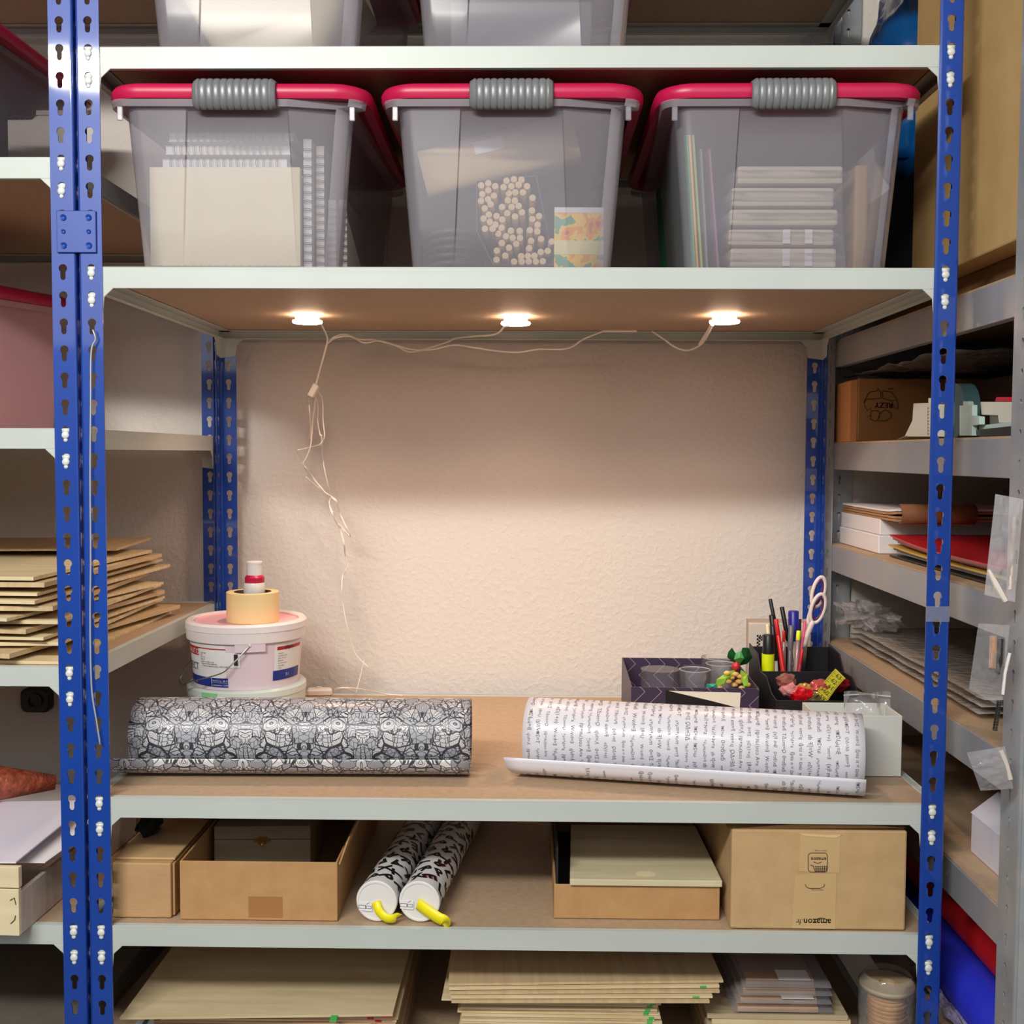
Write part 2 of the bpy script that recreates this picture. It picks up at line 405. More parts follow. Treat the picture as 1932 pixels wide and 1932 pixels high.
# ------------------------------------------------------------------ plastic bins
def bin_ring(hw, hy, z, rec, cy, r=.03, pw=.075):
    """outline of the bin body; the front and back walls carry a slightly sunken centre panel"""
    P = rrect(hw, hy, r, 5, 0, cy); out = []
    # corner order: +x+y, -x+y, -x-y, +x-y
    a, b, c, d = P[:6], P[6:12], P[12:18], P[18:]
    a, b, c, d = a, b[::-1], c, d[::-1]
    out += a + [(pw, cy+hy), (pw-.002, cy+hy-rec), (-pw+.002, cy+hy-rec), (-pw, cy+hy)] + b
    out += c + [(-pw, cy-hy), (-pw+.002, cy-hy+rec), (pw-.002, cy-hy+rec), (pw, cy-hy)] + d
    return [(x, y, z) for x, y in out]
BL = .54   # bin length
def make_bin(label, loc, rz=0, frost=None, lid=True, group='pink lidded storage bins', H=.272):
    frost = frost or FROST
    t = thing('storage_bin', label, 'storage bin', loc, rz, group); cy = BL/2; t.scale = (1, 1, .982)
    zs = [(.0, .139, .0), (.004, .1435, .002), (.06, .148, .003), (.12, .153, .003), (.18, .158, .003), (.222, .1615, .003), (.228, .163, 0), (.2285, .180, 0), (.2385, .182, 0)]
    mb = MB(); rings = [bin_ring(hw, BL/2-.012+(hw-.143)*.5, z, rec, cy, .022, .083-.045*z) for z, hw, rec in zs]
    mb.loft(rings, (True, False)); mb.build('body', frost, t, smooth=35)
    if not lid: return t
    lb = MB(); hy = BL/2+.012
    prof = [(.172, .2395), (.186, .2395), (.1885, .246), (.189, .253), (.186, .259), (.178, .2625), (.168, .2610), (.160, .2590)]
    lb.loft([[(x, y, z) for x, y in rrect(hw, hy-(.189-hw), .05-(.189-hw)*.5, 7, 0, cy)] for hw, z in prof], (False, True)); lb.build('lid', PINK, t, smooth=40)
    for s in (-1, 1):     # little stops under the rim
        MB().bx(-.004, .004, 0, .004, -.020, 0).build('stop', frost, t, loc=(s*.164, -.0065, .2285), bevel=.001, seg=1)
    # ribbed clip handle hooked over the front and back rim
    pts = [(.030, .2640), (.014, .2655), (-.002, .2655), (-.0120, .2630), (-.0175, .257), (-.0195, .248), (-.0185, .236), (-.0145, .2275), (-.0095, .2245)]
    n = 72; rib = 12; hwid = .058
    def surf(u, v):
        i = v*(len(pts)-1); k = min(int(i), len(pts)-2); f = i-k
        y = pts[k][0]*(1-f)+pts[k+1][0]*f; z = pts[k][1]*(1-f)+pts[k+1][1]*f
        a = abs(math.sin(PI*u*rib)); amp = .0020*(a**.5)
        dy = pts[k+1][0]-pts[k][0]; dz = pts[k+1][1]-pts[k][1]; l = math.hypot(dy, dz)
        ny, nz = dz/l, -dy/l
        e = min(1, min(u, 1-u)*18); k2 = .003*(1-e*e)
        return (-hwid+2*hwid*u, y+ny*(amp-k2), z+nz*(amp-k2)*1.0)
    hb = MB().grid(surf, n, 16); ho = hb.build('clip_handle', GRIP, t, smooth=50, solid=.002)
    for s in (-1, 1): MB().bx(-.002, .002, -.003, 0, -.005, .005).build('latch_pin', mat('pin_grey', (70, 72, 76), .5), ho, loc=(s*.034, -.0185, .2455))  # latch pins in plain dark grey
    h2 = ho.copy(); COL.objects.link(h2); h2.parent = t; h2.rotation_euler = (0, 0, PI); h2.location = (0, BL, 0)
    return t
BX = (-.396, -.007, .386)
YB = .012
FL = ZB+.0008
b1 = make_bin('pink lidded bin holding cream spiral pads, first from the double post', (BX[0], YB, FL), R(.6))
b2 = make_bin('pink lidded bin holding wooden dowels and an orange card pack', (BX[1], YB, FL), R(-.2))
b3 = make_bin('pink lidded bin holding green sheets and film wrapped packets', (BX[2], YB, FL), R(-.3))
FT = ZT+.0008
b4 = make_bin('bin on the top shelf holding a large cream tub', (-.372, YB+.004, FT), 0, group='bins on the top shelf')
b5 = make_bin('empty looking bin on the top shelf with dark contents', (.010, YB+.004, FT), 0, group='bins on the top shelf')
b6 = make_bin('pink tinted bin on the side rack shelf level with the lit wall', (-1.195, .095, LV(14)+.0008), R(-19), FROSTP, group='bins on the side rack')
b7 = make_bin('dark filled bin on the upper shelf of the side rack', (-1.003, YB+.004, LV(24)+.0008), R(-1.5), group='bins on the side rack')

# ---- contents of the first bin: wire-bound pads
def wire_mb(L, n, r=.0045, along='x'):
    mb = MB()
    for i in range(n):
        u = -L/2 + L*(i+.5)/n
        for du in (-.0011, .0011):
            mb.tube([((u+du, r*math.cos(a), r*math.sin(a)) if along == 'x' else (r*math.cos(a), r*math.sin(a), u+du)) for a in [2*PI*k/10 for k in range(11)]], .00045, 4)
    return mb
WIRE = mat('binding_wire', (150, 150, 150), .3, metal=.9)
def pad(label, w_, h_, t_, loc, rot, group, cover=CREAM, n=17):
    """wire-bound pad: width along x, height along z, thickness along y, binding on the lower edge"""
    r_ = thing('spiral_pad', label, 'notepad', loc, rot, group)
    MB().bx(-w_/2+.001, w_/2-.001, .0014, t_-.0014, .007, h_-.001).build('pages', PAPER, r_)
    MB().bx(-w_/2, w_/2, 0, .0014, .006, h_).build('cover', cover, r_, bevel=.0005, seg=1)
    MB().bx(-w_/2, w_/2, t_-.0014, t_, .006, h_).build('cover', cover, r_, bevel=.0005, seg=1)
    wire_mb(w_-.02, n, max(.0045, t_*.5)).build('wire_binding', WIRE, r_, loc=(0, t_/2, .006))
    return r_
xp = (Q(272, 400, y=.062).x + Q(562, 400, y=.062).x)/2; wp = Q(562, 400, y=.062).x - Q(272, 400, y=.062).x
pad('cream wire bound pad standing upright against the front of the bin', wp-.004, .150, .012, (xp+.004, .069, FL+.006), 0, 'wire bound pads in the bin')
for k in range(4):
    pad('cream wire bound pad standing behind the front pad in the bin', wp-.012, .146, .012, (xp+.004, .0825+.0135*k, FL+.006), 0, 'wire bound pads in the bin')
# pads lying flat above them with their binding to the front
GP = mat('grey_white_cover', (212, 208, 200), .5)
zl = FL+.16
for k in range(3):
    o = pad('grey white wire bound pad lying flat on top of the upright pads', .188, .20, .0135, (xp+.004*k-.002, .085+.004*k, zl+.0135+.0205*k), 0, 'flat pads on top', GP)
    o.rotation_euler = (R(-90), 0, 0)
# pads standing with binding towards the viewer, beside the cream pads
xq = [Q(p, 400, y=.075).x for p in (578, 597, 615, 632)]
for k, x in enumerate(xq):
    hh = (.195, .19, .115, .12)[k]
    o = thing('spiral_pad', ['grey wire bound pad standing edge on next to the cream pads, the tall one', 'grey wire bound pad standing edge on, second out from the cream pads', 'short grey wire bound pad standing edge on in the bin', 'short grey wire bound pad standing edge on by the bin side'][k], 'notepad', (x, .085+.02*k, FL+.006), 0, 'pads standing edge on')
    MB().bx(-.006, .006, 0, .19, 0, hh).build('pages', GP if k % 2 else PAPER, o)
    wire_mb(hh-.02, 14 if hh > .15 else 9, .006, 'z').build('wire_binding', WIRE, o, loc=(0, 0, hh/2))

# ---- contents of the second bin
CX2 = BX[1]
DOW = mat('dowel_wood', (232, 206, 166), .6, rgb2=(222, 192, 148), scale=30)
dpx = [(849,1045),(808,1055),(850,1088),(889,1062),(814,1103),(882,1117),(848,1135),(808,1147),(863,1165),(829,1187),
 (953,1027),(995,1018),(1038,1020),(936,1068),(980,1060),(1022,1053),(1070,1060),(966,1097),(1003,1094),(1046,1092),
 (1101,1125),(960,1140),(1000,1140),(927,1176),(982,1180),(1022,1176),(957,1213),(1001,1230),(1041,1210),(1098,1202),
 (1138,1230),(1100,1245),(1130,1277),(1128,1318),(1086,1311),(852,1222),(822,1247),(896,1230),(858,1264),(928,1250),
 (890,1278),(830,1304),(874,1306),(924,1294),(906,1330),(978,1315),(1028,1316),(950,1349),(988,1356),(1030,1357),
 (926,1383),(1008,1390),(967,1408),(898,1427),(946,1458),(896,1481),(1093,1373),(1150,1360),(1210,1378),(1082,1415),
 (1188,1430),(1148,1437),(1112,1455),(1075,1455),(1036,1458),(996,1490),(1040,1492),(1080,1490),(1120,1488),(1160,1486)]
d0 = None; random.seed(3)
for (a, b) in dpx:
    p = Q(640+a/3.0188, b/3.0188, y=.068)
    if d0 is None:
        mb = MB(); mb.lathe([(.0002, 0), (.0046, 0), (.005, .0006), (.005, .30), (.0002, .30)], 14, M.Rotation(-PI/2, 4, 'X'))
        d0 = mb.build('wooden_dowel', DOW, smooth=40)
        tag(d0, 'round pale wooden dowel lying in the bundle, its cut end showing', 'dowel', 'wooden dowels in the bin'); o = d0
    else: o = d0.copy(); COL.objects.link(o)
    o.location = (p.x, .064+random.uniform(0, .008), p.z); o.rotation_euler = (R(random.uniform(-.2, .5)), 0, R(random.uniform(-.4, .4)))
# dark sleeve that holds the dowels
c = [Q(640+a/3.0188, b/3.0188, y=.08) for a, b in ((785, 1030), (1120, 1000), (1195, 1380), (1215, 1500), (880, 1505), (785, 1310))]
sl = MB().prism([(p.x, max(p.z, FL+.005)) for p in c], .36, .37, 'y')
for i in range(len(c)):
    a, b = c[i], c[(i+1) % len(c)]
    a = V((a.x, 0, max(a.z, FL+.005))); b = V((b.x, 0, max(b.z, FL+.005))); n_ = V((b.z-a.z, 0, a.x-b.x)).normalized()*-.0015
    sl.add([(a.x, .085, a.z), (b.x, .085, b.z), (b.x, .36, b.z), (a.x, .36, a.z), (a.x+n_.x, .085, a.z+n_.z), (b.x+n_.x, .085, b.z+n_.z), (b.x+n_.x, .36, b.z+n_.z), (a.x+n_.x, .36, a.z+n_.z)],
           [(0, 1, 2, 3), (7, 6, 5, 4), (0, 4, 5, 1), (3, 2, 6, 7)])
tag(sl.build('dowel_sleeve', mat('dark_sleeve', (52, 50, 66), .5)), 'dark open sleeve wrapped round the bundle of dowels', 'sleeve')
# long pale package lying across the top
P0, P1, P2 = Q(793, 312, y=.12), Q(1072, 285, y=.12), Q(1072, 230, y=.12)
pk = thing('wrapped_package', 'pale brown wrapped package lying tilted over the dowels', 'package', (0, 0, 0))
aa, bb = Q(800, 335, y=.15), Q(1085, 262, y=.15); d = (bb-aa).normalized(); u = V((-d.z, 0, d.x)); hh = .037
PKM = mat('manila_wrap', (212, 188, 146), .7, rgb2=(200, 176, 134), scale=9)
mbp = MB()
def pk_ring(s):
    c_ = aa+d*s
    return [tuple(c_ + u*hh*1.0*math.copysign(abs(math.cos(t))**.5, math.cos(t)) + V((0, 1, 0))*.03*math.copysign(abs(math.sin(t))**.5, math.sin(t))) for t in [2*PI*k/20 for k in range(20)]]
LL = (bb-aa).length
mbp.loft([pk_ring(LL*k/10) for k in range(11)]); mbp.build('wrapper', PKM, pk, smooth=40)
MB().add([tuple(aa+d*x+u*z+V((0, -.0305, 0))) for x, z in ((.085, .005), (.13, .005), (.13, .024), (.085, .024))], [(0, 1, 2, 3)]).build('paper_label', PAPER, pk, solid=.0006)
# card pack
cpk = thing('card_pack', 'orange and yellow printed card pack standing beside the dowels', 'card pack', (Q(1092, 440, y=.066).x, .060, FL+.004), R(1.5))
def pack_mat():
    m = bpy.data.materials.new('orange_print'); m.use_nodes = True; n = N(m); b = n.n['Principled BSDF']; b.inputs['Roughness'].default_value = .4
    tc = n.add('ShaderNodeTexCoord').outputs['Object']
    nz = n.add('ShaderNodeTexNoise', None, Vector=tc, Scale=38.0, Detail=2.0).outputs[0]
    r = n.n.new('ShaderNodeValToRGB'); r.color_ramp.interpolation = 'CONSTANT'; n.l.new(nz, r.inputs[0])
    e = r.color_ramp.elements; e[0].position = 0; e[0].color = lin((96, 168, 128)); e[1].position = .44; e[1].color = lin((252, 206, 70))
    x = e.new(.52); x.color = lin((250, 160, 40)); x = e.new(.62); x.color = lin((226, 110, 70)); x = e.new(.70); x.color = lin((240, 232, 190))
    n.l.new(r.outputs[0], b.inputs['Base Color']); return m
MB().bx(-.036, .036, 0, .016, 0, .088).build('box', pack_mat(), cpk, bevel=.001)
MB().bx(-.036, .036, -.0006, 0, .024, .044).build('band', mat('cream_band', (236, 228, 170), .5), cpk)
MB().bx(-.036, .036, -.0006, 0, .084, .092).build('header', PAPER, cpk)
# coiled hose
mb = MB(); pts = []
for k in range(5*36+1):
    a = 2*PI*k/36; pts.append((.045*math.cos(a), .10*math.sin(a), .006+.0115*k/36))
mb.tube(pts, .0042, 8)
tag(mb.build('coiled_hose', mat('hose_grey', (74, 72, 80), .45), smooth=True, loc=(CX2-.091, .175, FL+.004)), 'dark coiled hose lying in the bin beside the dowel bundle', 'hose')

# ---- contents of the third bin: thin coloured sheets and film-wrapped packets
cols = [('dark green', (20, 110, 70), 1291, 1307), ('green', (50, 160, 90), 1295, 1311), ('orange', (240, 160, 40), 1300, 1316), ('lime', (160, 190, 60), 1307, 1324), ('grey', (120, 130, 130), 1322, 1334), ('mauve', (150, 100, 130), 1338, 1355)]
for nme, c3, pt, pb in cols:
    a, b = Q(pt, 255, y=.065), Q(pb, 500, y=.065)
    mb = MB(); dx = a.x-b.x; zt = FL+.20-(.02 if nme in ('grey', 'mauve') else 0)
    a0 = b.x + dx
    mb.loft([[(b.x-.0016, .06, FL+.004), (b.x+.0016, .06, FL+.004), (b.x+.0016, .42, FL+.004), (b.x-.0016, .42, FL+.004)],
             [(a0-.0016, .06, zt), (a0+.0016, .06, zt), (a0+.0016, .42, zt), (a0-.0016, .42, zt)]])
    tag(mb.build('foam_sheet', mat('foam_'+nme.replace(' ', '_'), c3, .6), bevel=.0004, seg=1), nme+' craft sheet standing on edge in the third bin', 'craft sheet', 'coloured sheets standing in the bin')
PKT = mat('beige_blanks', (214, 202, 180), .6, rgb2=(196, 184, 162), scale=14, stretch=(1, 1, 8))
pz = [505, 462, 425, 388, 346, 306]
for k in range(5):
    z0, z1 = Q(1450, pz[k], y=.06).z, Q(1450, pz[k+1], y=.06).z
    z0 = max(z0, FL+.004)+.001; x0, x1 = Q((1372, 1369, 1370, 1374, 1384)[k], 400, y=.06).x, Q((1590, 1586, 1592, 1585, 1600)[k], 400, y=.06).x
    t = thing('wrapped_packet', ['film wrapped beige packet, bottom of its stack, with pale label strips', 'film wrapped beige packet, second from the bottom of its stack', 'film wrapped beige packet in the middle of its stack', 'film wrapped beige packet, second from the top of its stack', 'film wrapped beige packet, topmost of its stack'][k], 'packet', (0, 0, 0), 0, 'film wrapped packets')
    MB().bx(x0+.006, x1-.006, .066+.003*(k % 2), .20, z0, z1-.0035).build('blanks', PKT, t, bevel=.004)
    mb = MB(); random.seed(k)
    def ring(x, s):
        return [(x+random.uniform(-.001, .001), .13+.073*math.cos(a)*s**.2+random.uniform(-.001, .001), (z0+z1)/2-.001+(z1-z0)/2*.98*s*math.sin(a)) for a in [2*PI*i/16+.2 for i in range(16)]]
    mb.loft([ring(x0-.004, .2), ring(x0+.004, .95)]+[ring(x0+(x1-x0)*j/8, .98) for j in range(1, 8)]+[ring(x1-.004, .9), ring(x1+.006, .3)])
    mb.build('film', FILM, t, smooth=60)
    if k in (0, 1):
        for px in (1478, 1520):
            xx = Q(px, 450, y=.06).x; MB().bx(xx, xx+.011, .0645, .0655, z0+.002, z1-.005).build('label_strip', PAPER, t)
x0, x1 = Q(1612, 400, y=.09).x, Q(1668, 400, y=.09).x
tag(MB().bx(x0, min(x1, .519), .09, .40, FL+.004, FL+.165).build('kraft_card_block', CARD2, bevel=.004), 'brown card block standing in the third bin beside the packets', 'card block')

# ---- contents of the upper bins
tb = MB(); CXT = -.372
tb.loft([[(CXT+x, .172+y, FT+z) for x, y in rrect(hw, hw*.8, .03, 4)] for z, hw in ((.004, .070), (.008, .073), (.125, .137), (.128, .141), (.132, .141), (.132, .134), (.128, .133), (.012, .069))], (True, True))
tag(tb.build('plastic_tub', mat('cream_tub', (246, 236, 200), .3), smooth=40), 'cream tapered tub standing inside the bin on the top shelf', 'tub')
tag(MB().bx(-.10, .11, .10, .45, FT+.004, FT+.10).build('dark_carton', mat('slate_card', (88, 88, 96), .6), bevel=.003), 'dark grey carton seen dimly inside the top shelf bin', 'carton')
tag(MB().bx(-1.10, -.885, .10, .36, LV(24)+.008, LV(24)+.19).build('dark_carton', mat('navy_card', (40, 38, 58), .6), bevel=.003), 'navy carton seen dimly inside the side rack bin', 'carton')
tag(MB().bx(-.02, .13, .20, .44, LV(14)+.010, LV(14)+.17, M.Translation((-1.195, .095, 0)) @ M.Rotation(R(-19), 4, 'Z')).build('fabric_bundle', mat('rose_cloth', (214, 150, 160), .9, rgb2=(200, 130, 145), scale=12), bevel=.02), 'rose coloured bundle seen dimly inside the pink tinted bin', 'bundle')

# ------------------------------------------------------------------ puck lamps and their cord
ZU = ZB-.0145
LENS = glow('lit_lens', (1, .70, .50, 1), 30); RIM = glow('lit_rim', (1, .60, .40, 1), 6)
pucks = []
for px, nm in ((580, 'round warm puck lamp under the shelf, above the paint buckets'), (973, 'round warm puck lamp under the middle of the shelf'), (1367, 'round warm puck lamp under the shelf, nearest the pen box')):
    p = Q(px, 608 if px != 973 else 611, z=ZU-.011); pucks.append(p)
    t = thing('puck_lamp', nm, 'lamp', (p.x, p.y, ZU), 0, 'puck lamps under the shelf')
    MB().lathe([(.0005, -.0002), (.0215, -.0002), (.0215, -.008), (.0005, -.008)], 32).build('housing', RIM, t, smooth=40)
    MB().lathe([(.0215, -.008), (.0265, -.008), (.0270, -.0105), (.0262, -.0125), (.0235, -.0132), (.0005, -.0137)], 36).build('lens', LENS, t, smooth=40)
    l = bpy.data.lights.new('puck_glow', 'SPOT'); l.energy = 6.8; l.color = (1, .66, .46); l.spot_size = R(128); l.spot_blend = 1; l.shadow_soft_size = .02
    lo = bpy.data.objects.new('puck_glow', l); COL.objects.link(lo); lo.parent = t; lo.location = (0, 0, -.016)
def zc(u, v, y): return Q(520+u*.4658, 560+v*.4658, y=y)
yb = .60
lamp = thing('lamp_cord', 'thin cream lamp cord running between the puck lamps and hanging down the wall', 'cord', (0, 0, 0))
CR = .0017
def cord(pts, r=CR, name='wire', par=None, n=6):
    return MB().tube(catmull(pts, n), r, 6).build(name, CORD, par or lamp, smooth=True)
p0, p1, p2 = pucks
J = zc(208, 190, .58)
cord([p0+V((.022, .01, 0)), zc(195, 130, .50), zc(210, 165, .56), J])
cord([p1+V((-.018, .012, 0)), zc(890, 152, .52), zc(800, 160, .56), zc(730, 167, .60), zc(690, 185, .62), zc(600, 212, .63), zc(540, 222, .63), zc(480, 195, .62), zc(400, 175, .60), zc(340, 172, .60), zc(280, 152, .59), zc(235, 165, .58), J])
cord([p2+V((-.018, .006, 0)), zc(1745, 165, .50), zc(1720, 195, .53), zc(1670, 217, .56), zc(1620, 205, .57), zc(1570, 170, .575), zc(1525, 140, .575)])
cord([zc(1325, 140, .59), zc(1250, 170, .62), zc(1180, 210, .63), zc(1070, 212, .64), zc(990, 224, .64), zc(900, 220, .64), zc(800, 205, .63), zc(720, 195, .62), zc(640, 212, .61), zc(560, 214, .61), zc(500, 200, .60), zc(420, 178, .60), zc(360, 186, .59), zc(300, 160, .59), zc(240, 168, .58), J])
a, b = zc(1325, 139, .59), zc(1522, 139, .585)
MB().tube([a, a+(b-a)*.7], .0026, 6).build('cable_clip', CORD, lamp)
MB().tube([p2+V((-.020, .008, -.003)), zc(1718, 192, .53)], .0032, 8).build('plug_sleeve', CORD, lamp, smooth=30)
cord([J, zc(195, 240, .60), zc(175, 310, .62), zc(162, 358, .62)], .002)
s0, s1 = zc(166, 358, .62), zc(143, 402, .62)
mb = MB(); d = (s1-s0).normalized()
TT = M.Translation((s0+s1)/2) @ d.to_track_quat('Z', 'X').to_matrix().to_4x4()
mb.bx(-.006, .006, -.010, .010, -.013, .013, TT); mb.build('junction_block', CORD, lamp, bevel=.0015)
for P in ([(133, 405), (137, 460), (141, 540), (140, 575), (150, 500), (158, 440), (160, 410)],
          [(172, 380), (190, 420), (192, 500), (198, 560), (190, 590), (175, 605)],
          [(160, 405), (170, 440), (170, 500), (178, 550), (188, 580), (176, 600), (130, 612), (88, 622)],
          [(150, 410), (158, 440), (150, 520), (142, 600), (125, 650), (112, 680), (150, 735), (190, 780), (215, 830), (228, 870)],
          [(186, 560), (190, 640), (198, 700), (212, 760), (222, 800), (218, 840), (230, 880), (262, 935), (302, 970)],
          [(118, 688), (150, 730), (192, 785), (235, 815), (246, 828), (205, 795), (160, 762), (122, 730)],
          [(246, 828), (262, 880), (285, 930), (302, 970), (270, 935), (240, 905), (230, 870)],
          [(232, 890), (262, 945), (277, 1000), (282, 1050), (292, 1085), (282, 1110), (272, 1130), (268, 1180), (272, 1240), (288, 1330), (320, 1440), (378, 1505)]):
    cord([zc(u, v, yb+.05+.02*math.sin(u*.07+v*.03)) for u, v in P], .0015)
cord([Q(687, 1245, y=.70), Q(680, 1275, y=.69), Q(672, 1306, y=.67)], .0011)
cord([Q(672, 1308, z=ZM+.003), Q(650, 1298, y=.55), Q(630, 1304, z=ZM+.012)], .0011)
cord([Q(628, 1306, z=ZM+.008), Q(640, 1298, y=.52), Q(680, 1300, y=.55), Q(724, 1309, z=ZM+.006), Q(760, 1312, z=ZM+.006)], .0013)
# inline switch lying on the bench
sw = thing('inline_switch', 'cream inline cord switch lying on the bench beside the buckets', 'switch', tuple(Q(603, 1311, z=ZM)), R(8))
MB().loft([[(x, y, z) for x, y in rrect(hx, hy, .006, 4)] for z, hx, hy in ((0, .024, .009), (.002, .026, .011), (.010, .026, .011), (.014, .023, .008))]).build('body', CORD, sw, smooth=35)
MB().bx(-.006, .004, -.004, .004, .013, .0175).build('rocker', WHITE, sw, bevel=.001)
# stiff clear wire taped along the left post
pts = [Q(u, v, y=-.008) for u, v in ((175, 622), (180, 640), (172, 665), (171, 760), (170, 900), (171, 1050), (170, 1150), (171, 1250), (174, 1310), (182, 1360), (189, 1405))]
tag(MB().tube(catmull(pts, 5), .0012, 6).build('hanging_wire', mat('silver_wire', (200, 204, 212), .3, metal=.4), smooth=True), 'thin silver wire hanging down the front of the blue double post', 'wire')
# tape on the right post
tpz = Q(1768, 1158, y=-.001)
tag(MB().bx(tpz.x-.016, tpz.x+.017, -.0030, -.0014, tpz.z-.011, tpz.z+.011).build('tape_strip', veil('clear_tape', (240, 240, 245), .14, .03, bump=.3, bscale=60)), 'clear sticky tape stuck round the blue post above the white box', 'tape')
# ------------------------------------------------------------------ printed rolls on the bench
def doodle():
    m = bpy.data.materials.new('doodle_print'); m.use_nodes = True; n = N(m); b = n.n['Principled BSDF']
    uv = n.add('ShaderNodeUVMap').outputs[0]; s = n.add('ShaderNodeSeparateXYZ', None, i0=uv)
    u = n.math('PINGPONG', s.outputs[0], .0905); v = n.math('PINGPONG', s.outputs[1], .125)
    c = n.add('ShaderNodeCombineXYZ', None, i0=u, i1=v).outputs[0]
    w1 = n.add('ShaderNodeTexNoise', None, Vector=c, Scale=26.0, Detail=1.0).outputs[1]
    wv = n.n.new('ShaderNodeVectorMath'); wv.operation = 'MULTIPLY_ADD'; n.l.new(w1, wv.inputs[0]); wv.inputs[1].default_value = (.026, .026, 0); n.l.new(c, wv.inputs[2])
    cw = wv.outputs[0]
    e1 = n.add('ShaderNodeTexVoronoi', {'feature': 'DISTANCE_TO_EDGE'}, Vector=cw, Scale=56.0).outputs[0]
    f1 = n.add('ShaderNodeTexVoronoi', {'feature': 'F1'}, Vector=cw, Scale=56.0)
    l1 = n.math('LESS_THAN', e1, .028)
    ring = n.math('SINE', n.math('MULTIPLY', f1.outputs[0], 42.0)); ring = n.math('GREATER_THAN', ring, .80)
    rnd = n.add('ShaderNodeSeparateColor', None, i0=f1.outputs[1])
    ring = n.math('MULTIPLY', ring, n.math('GREATER_THAN', rnd.outputs[0], .55))
    e2 = n.add('ShaderNodeTexVoronoi', {'feature': 'DISTANCE_TO_EDGE'}, Vector=c, Scale=130.0).outputs[0]
    l2 = n.math('MULTIPLY', n.math('LESS_THAN', e2, .045), n.math('LESS_THAN', rnd.outputs[0], .38))
    e3 = n.add('ShaderNodeTexVoronoi', {'feature': 'DISTANCE_TO_EDGE'}, Vector=cw, Scale=20.0).outputs[0]
    l3 = n.math('LESS_THAN', e3, .014)
    wv2 = n.math('SINE', n.math('MULTIPLY', e3, 75.0)); l4 = n.math('MULTIPLY', n.math('GREATER_THAN', wv2, .86), n.math('LESS_THAN', rnd.outputs[2], .45))
    blk = n.math('LESS_THAN', rnd.outputs[1], .035)
    L = n.math('MAXIMUM', n.math('MAXIMUM', n.math('MAXIMUM', l1, ring), n.math('MAXIMUM', l2, l3)), n.math('MAXIMUM', l4, blk))
    gr_ = n.mix(rnd.outputs[2], lin((226, 227, 230)), lin((166, 168, 178)))
    n.l.new(n.mix(L, gr_, lin((66, 66, 74))), b.inputs['Base Color'])
    b.inputs['Roughness'].default_value = .36; b.inputs['Coat Weight'].default_value = .15; b.inputs['Coat Roughness'].default_value = .25; b.inputs['Specular IOR Level'].default_value = .35
    return m
def roll_mesh(L, r, ends, flap_h, skew=0):
    """paper roll along x: spiral layers, the free sheet leaves underneath and curls up in front (towards -y)"""
    prof = []   # (y, z) from the inside of the roll outwards, then the loose flap
    for i in range(34):
        a = R(270+520*(1-i/33)); rr = r*(.93+.07*i/33); prof.append((rr*math.cos(a), r+rr*math.sin(a)))
    prof += [(-.012, .0012), (-.030, .0018), (-.046, .0045), (-.058, .0105), (-.0665, .019), (-.0715, flap_h)]
    return prof
def make_roll(name, label, L, r, flap_h, m, edge):
    t = thing(name, label, 'paper roll')
    prof = roll_mesh(L, r, None, flap_h)
    # smooth resample and arc length
    P = catmull([(0, y, z) for y, z in prof], 3); S = [0]
    for a, b in zip(P, P[1:]): S.append(S[-1]+(b-a).length)
    tot = S[-1]; mb = MB(); n = len(P)-1
    k0 = 0
    def fn(u, v):
        j = min(int(round(v*n)), n); fl = max(0, (j-(n-18))/18)
        x0 = -edge*fl
        return (x0+(L-x0)*u, P[j].y, P[j].z)
    mb.grid(fn, 24, n, uv=lambda u, v: (fn(u, v)[0], tot-S[min(int(round(v*n)), n)]))
    o = mb.build('sheet', m, t, smooth=True, solid=.0007)
    return t, P, S, fn
t, P, S, _f = make_roll('patterned_paper_roll', 'black and white doodle patterned paper roll lying on the bench in front of the buckets', .527, .0565, .034, doodle(), .030)
pL, pR = Q(262, 1469, z=ZM), Q(892, 1466, z=ZM)
ang = math.atan2(pR.y-pL.y, pR.x-pL.x)
t.location = (-.597, pL.y+.058, ZM+.0006); t.rotation_euler = (0, 0, ang*.4)
GLP = mat('coated_white_paper', (226, 225, 234), .34, coat=.12, spec=.4)
t, P, S, _f = make_roll('formula_paper_roll', 'white paper roll printed with handwritten formulas, lying in front of the open boxes', .508, .0575, .036, GLP, .026)
pL, pR = Q(985, 1470, z=ZM), Q(1610, 1511, z=ZM)
ang = math.atan2(pR.y-pL.y, pR.x-pL.x)
t.location = (pL.x+.010, pL.y+.056, ZM+.0006); t.rotation_euler = (0, 0, ang)
FORM = ['E=mc\u00b2', '\u03c9=2\u03c0f', 'v=\u03bbf', 'F=ma', 'p=mv', 'W=\u222bF ds', 'sin\u03b1 = n sin\u03b2', '\u03a3F=0', 's=vt+\u00bdat\u00b2', 'PV=nRT', 'Q=mc\u0394T', 'U=RI', 'T=2\u03c0\u221a(l/g)', 'E=h\u03bd-W', '\u03bb=h/p', 'm\u2081v\u2081+m\u2082v\u2082', '\u2202x/\u2202t=0', 'F=Gm\u2081m\u2082/r\u00b2', 'B=\u03bc\u2080I/2\u03c0r', 'x=A cos(\u03c9t+\u03c6)', 'lim f(x)', 'a\u00b2+b\u00b2=c\u00b2', '\u0394E=\u0394Q', '(n+1)/2n']
mb = MB(); random.seed(12); tot = S[-1]
def onroll(s):
    for j in range(len(S)-1):
        if S[j+1] >= s: break
    f = (s-S[j])/(S[j+1]-S[j]); p = P[j].lerp(P[j+1], f); d = (P[j+1]-P[j]).normalized(); nrm = V((0, -d.z, d.y))
    return p, nrm
x = .008
sa = tot-.47
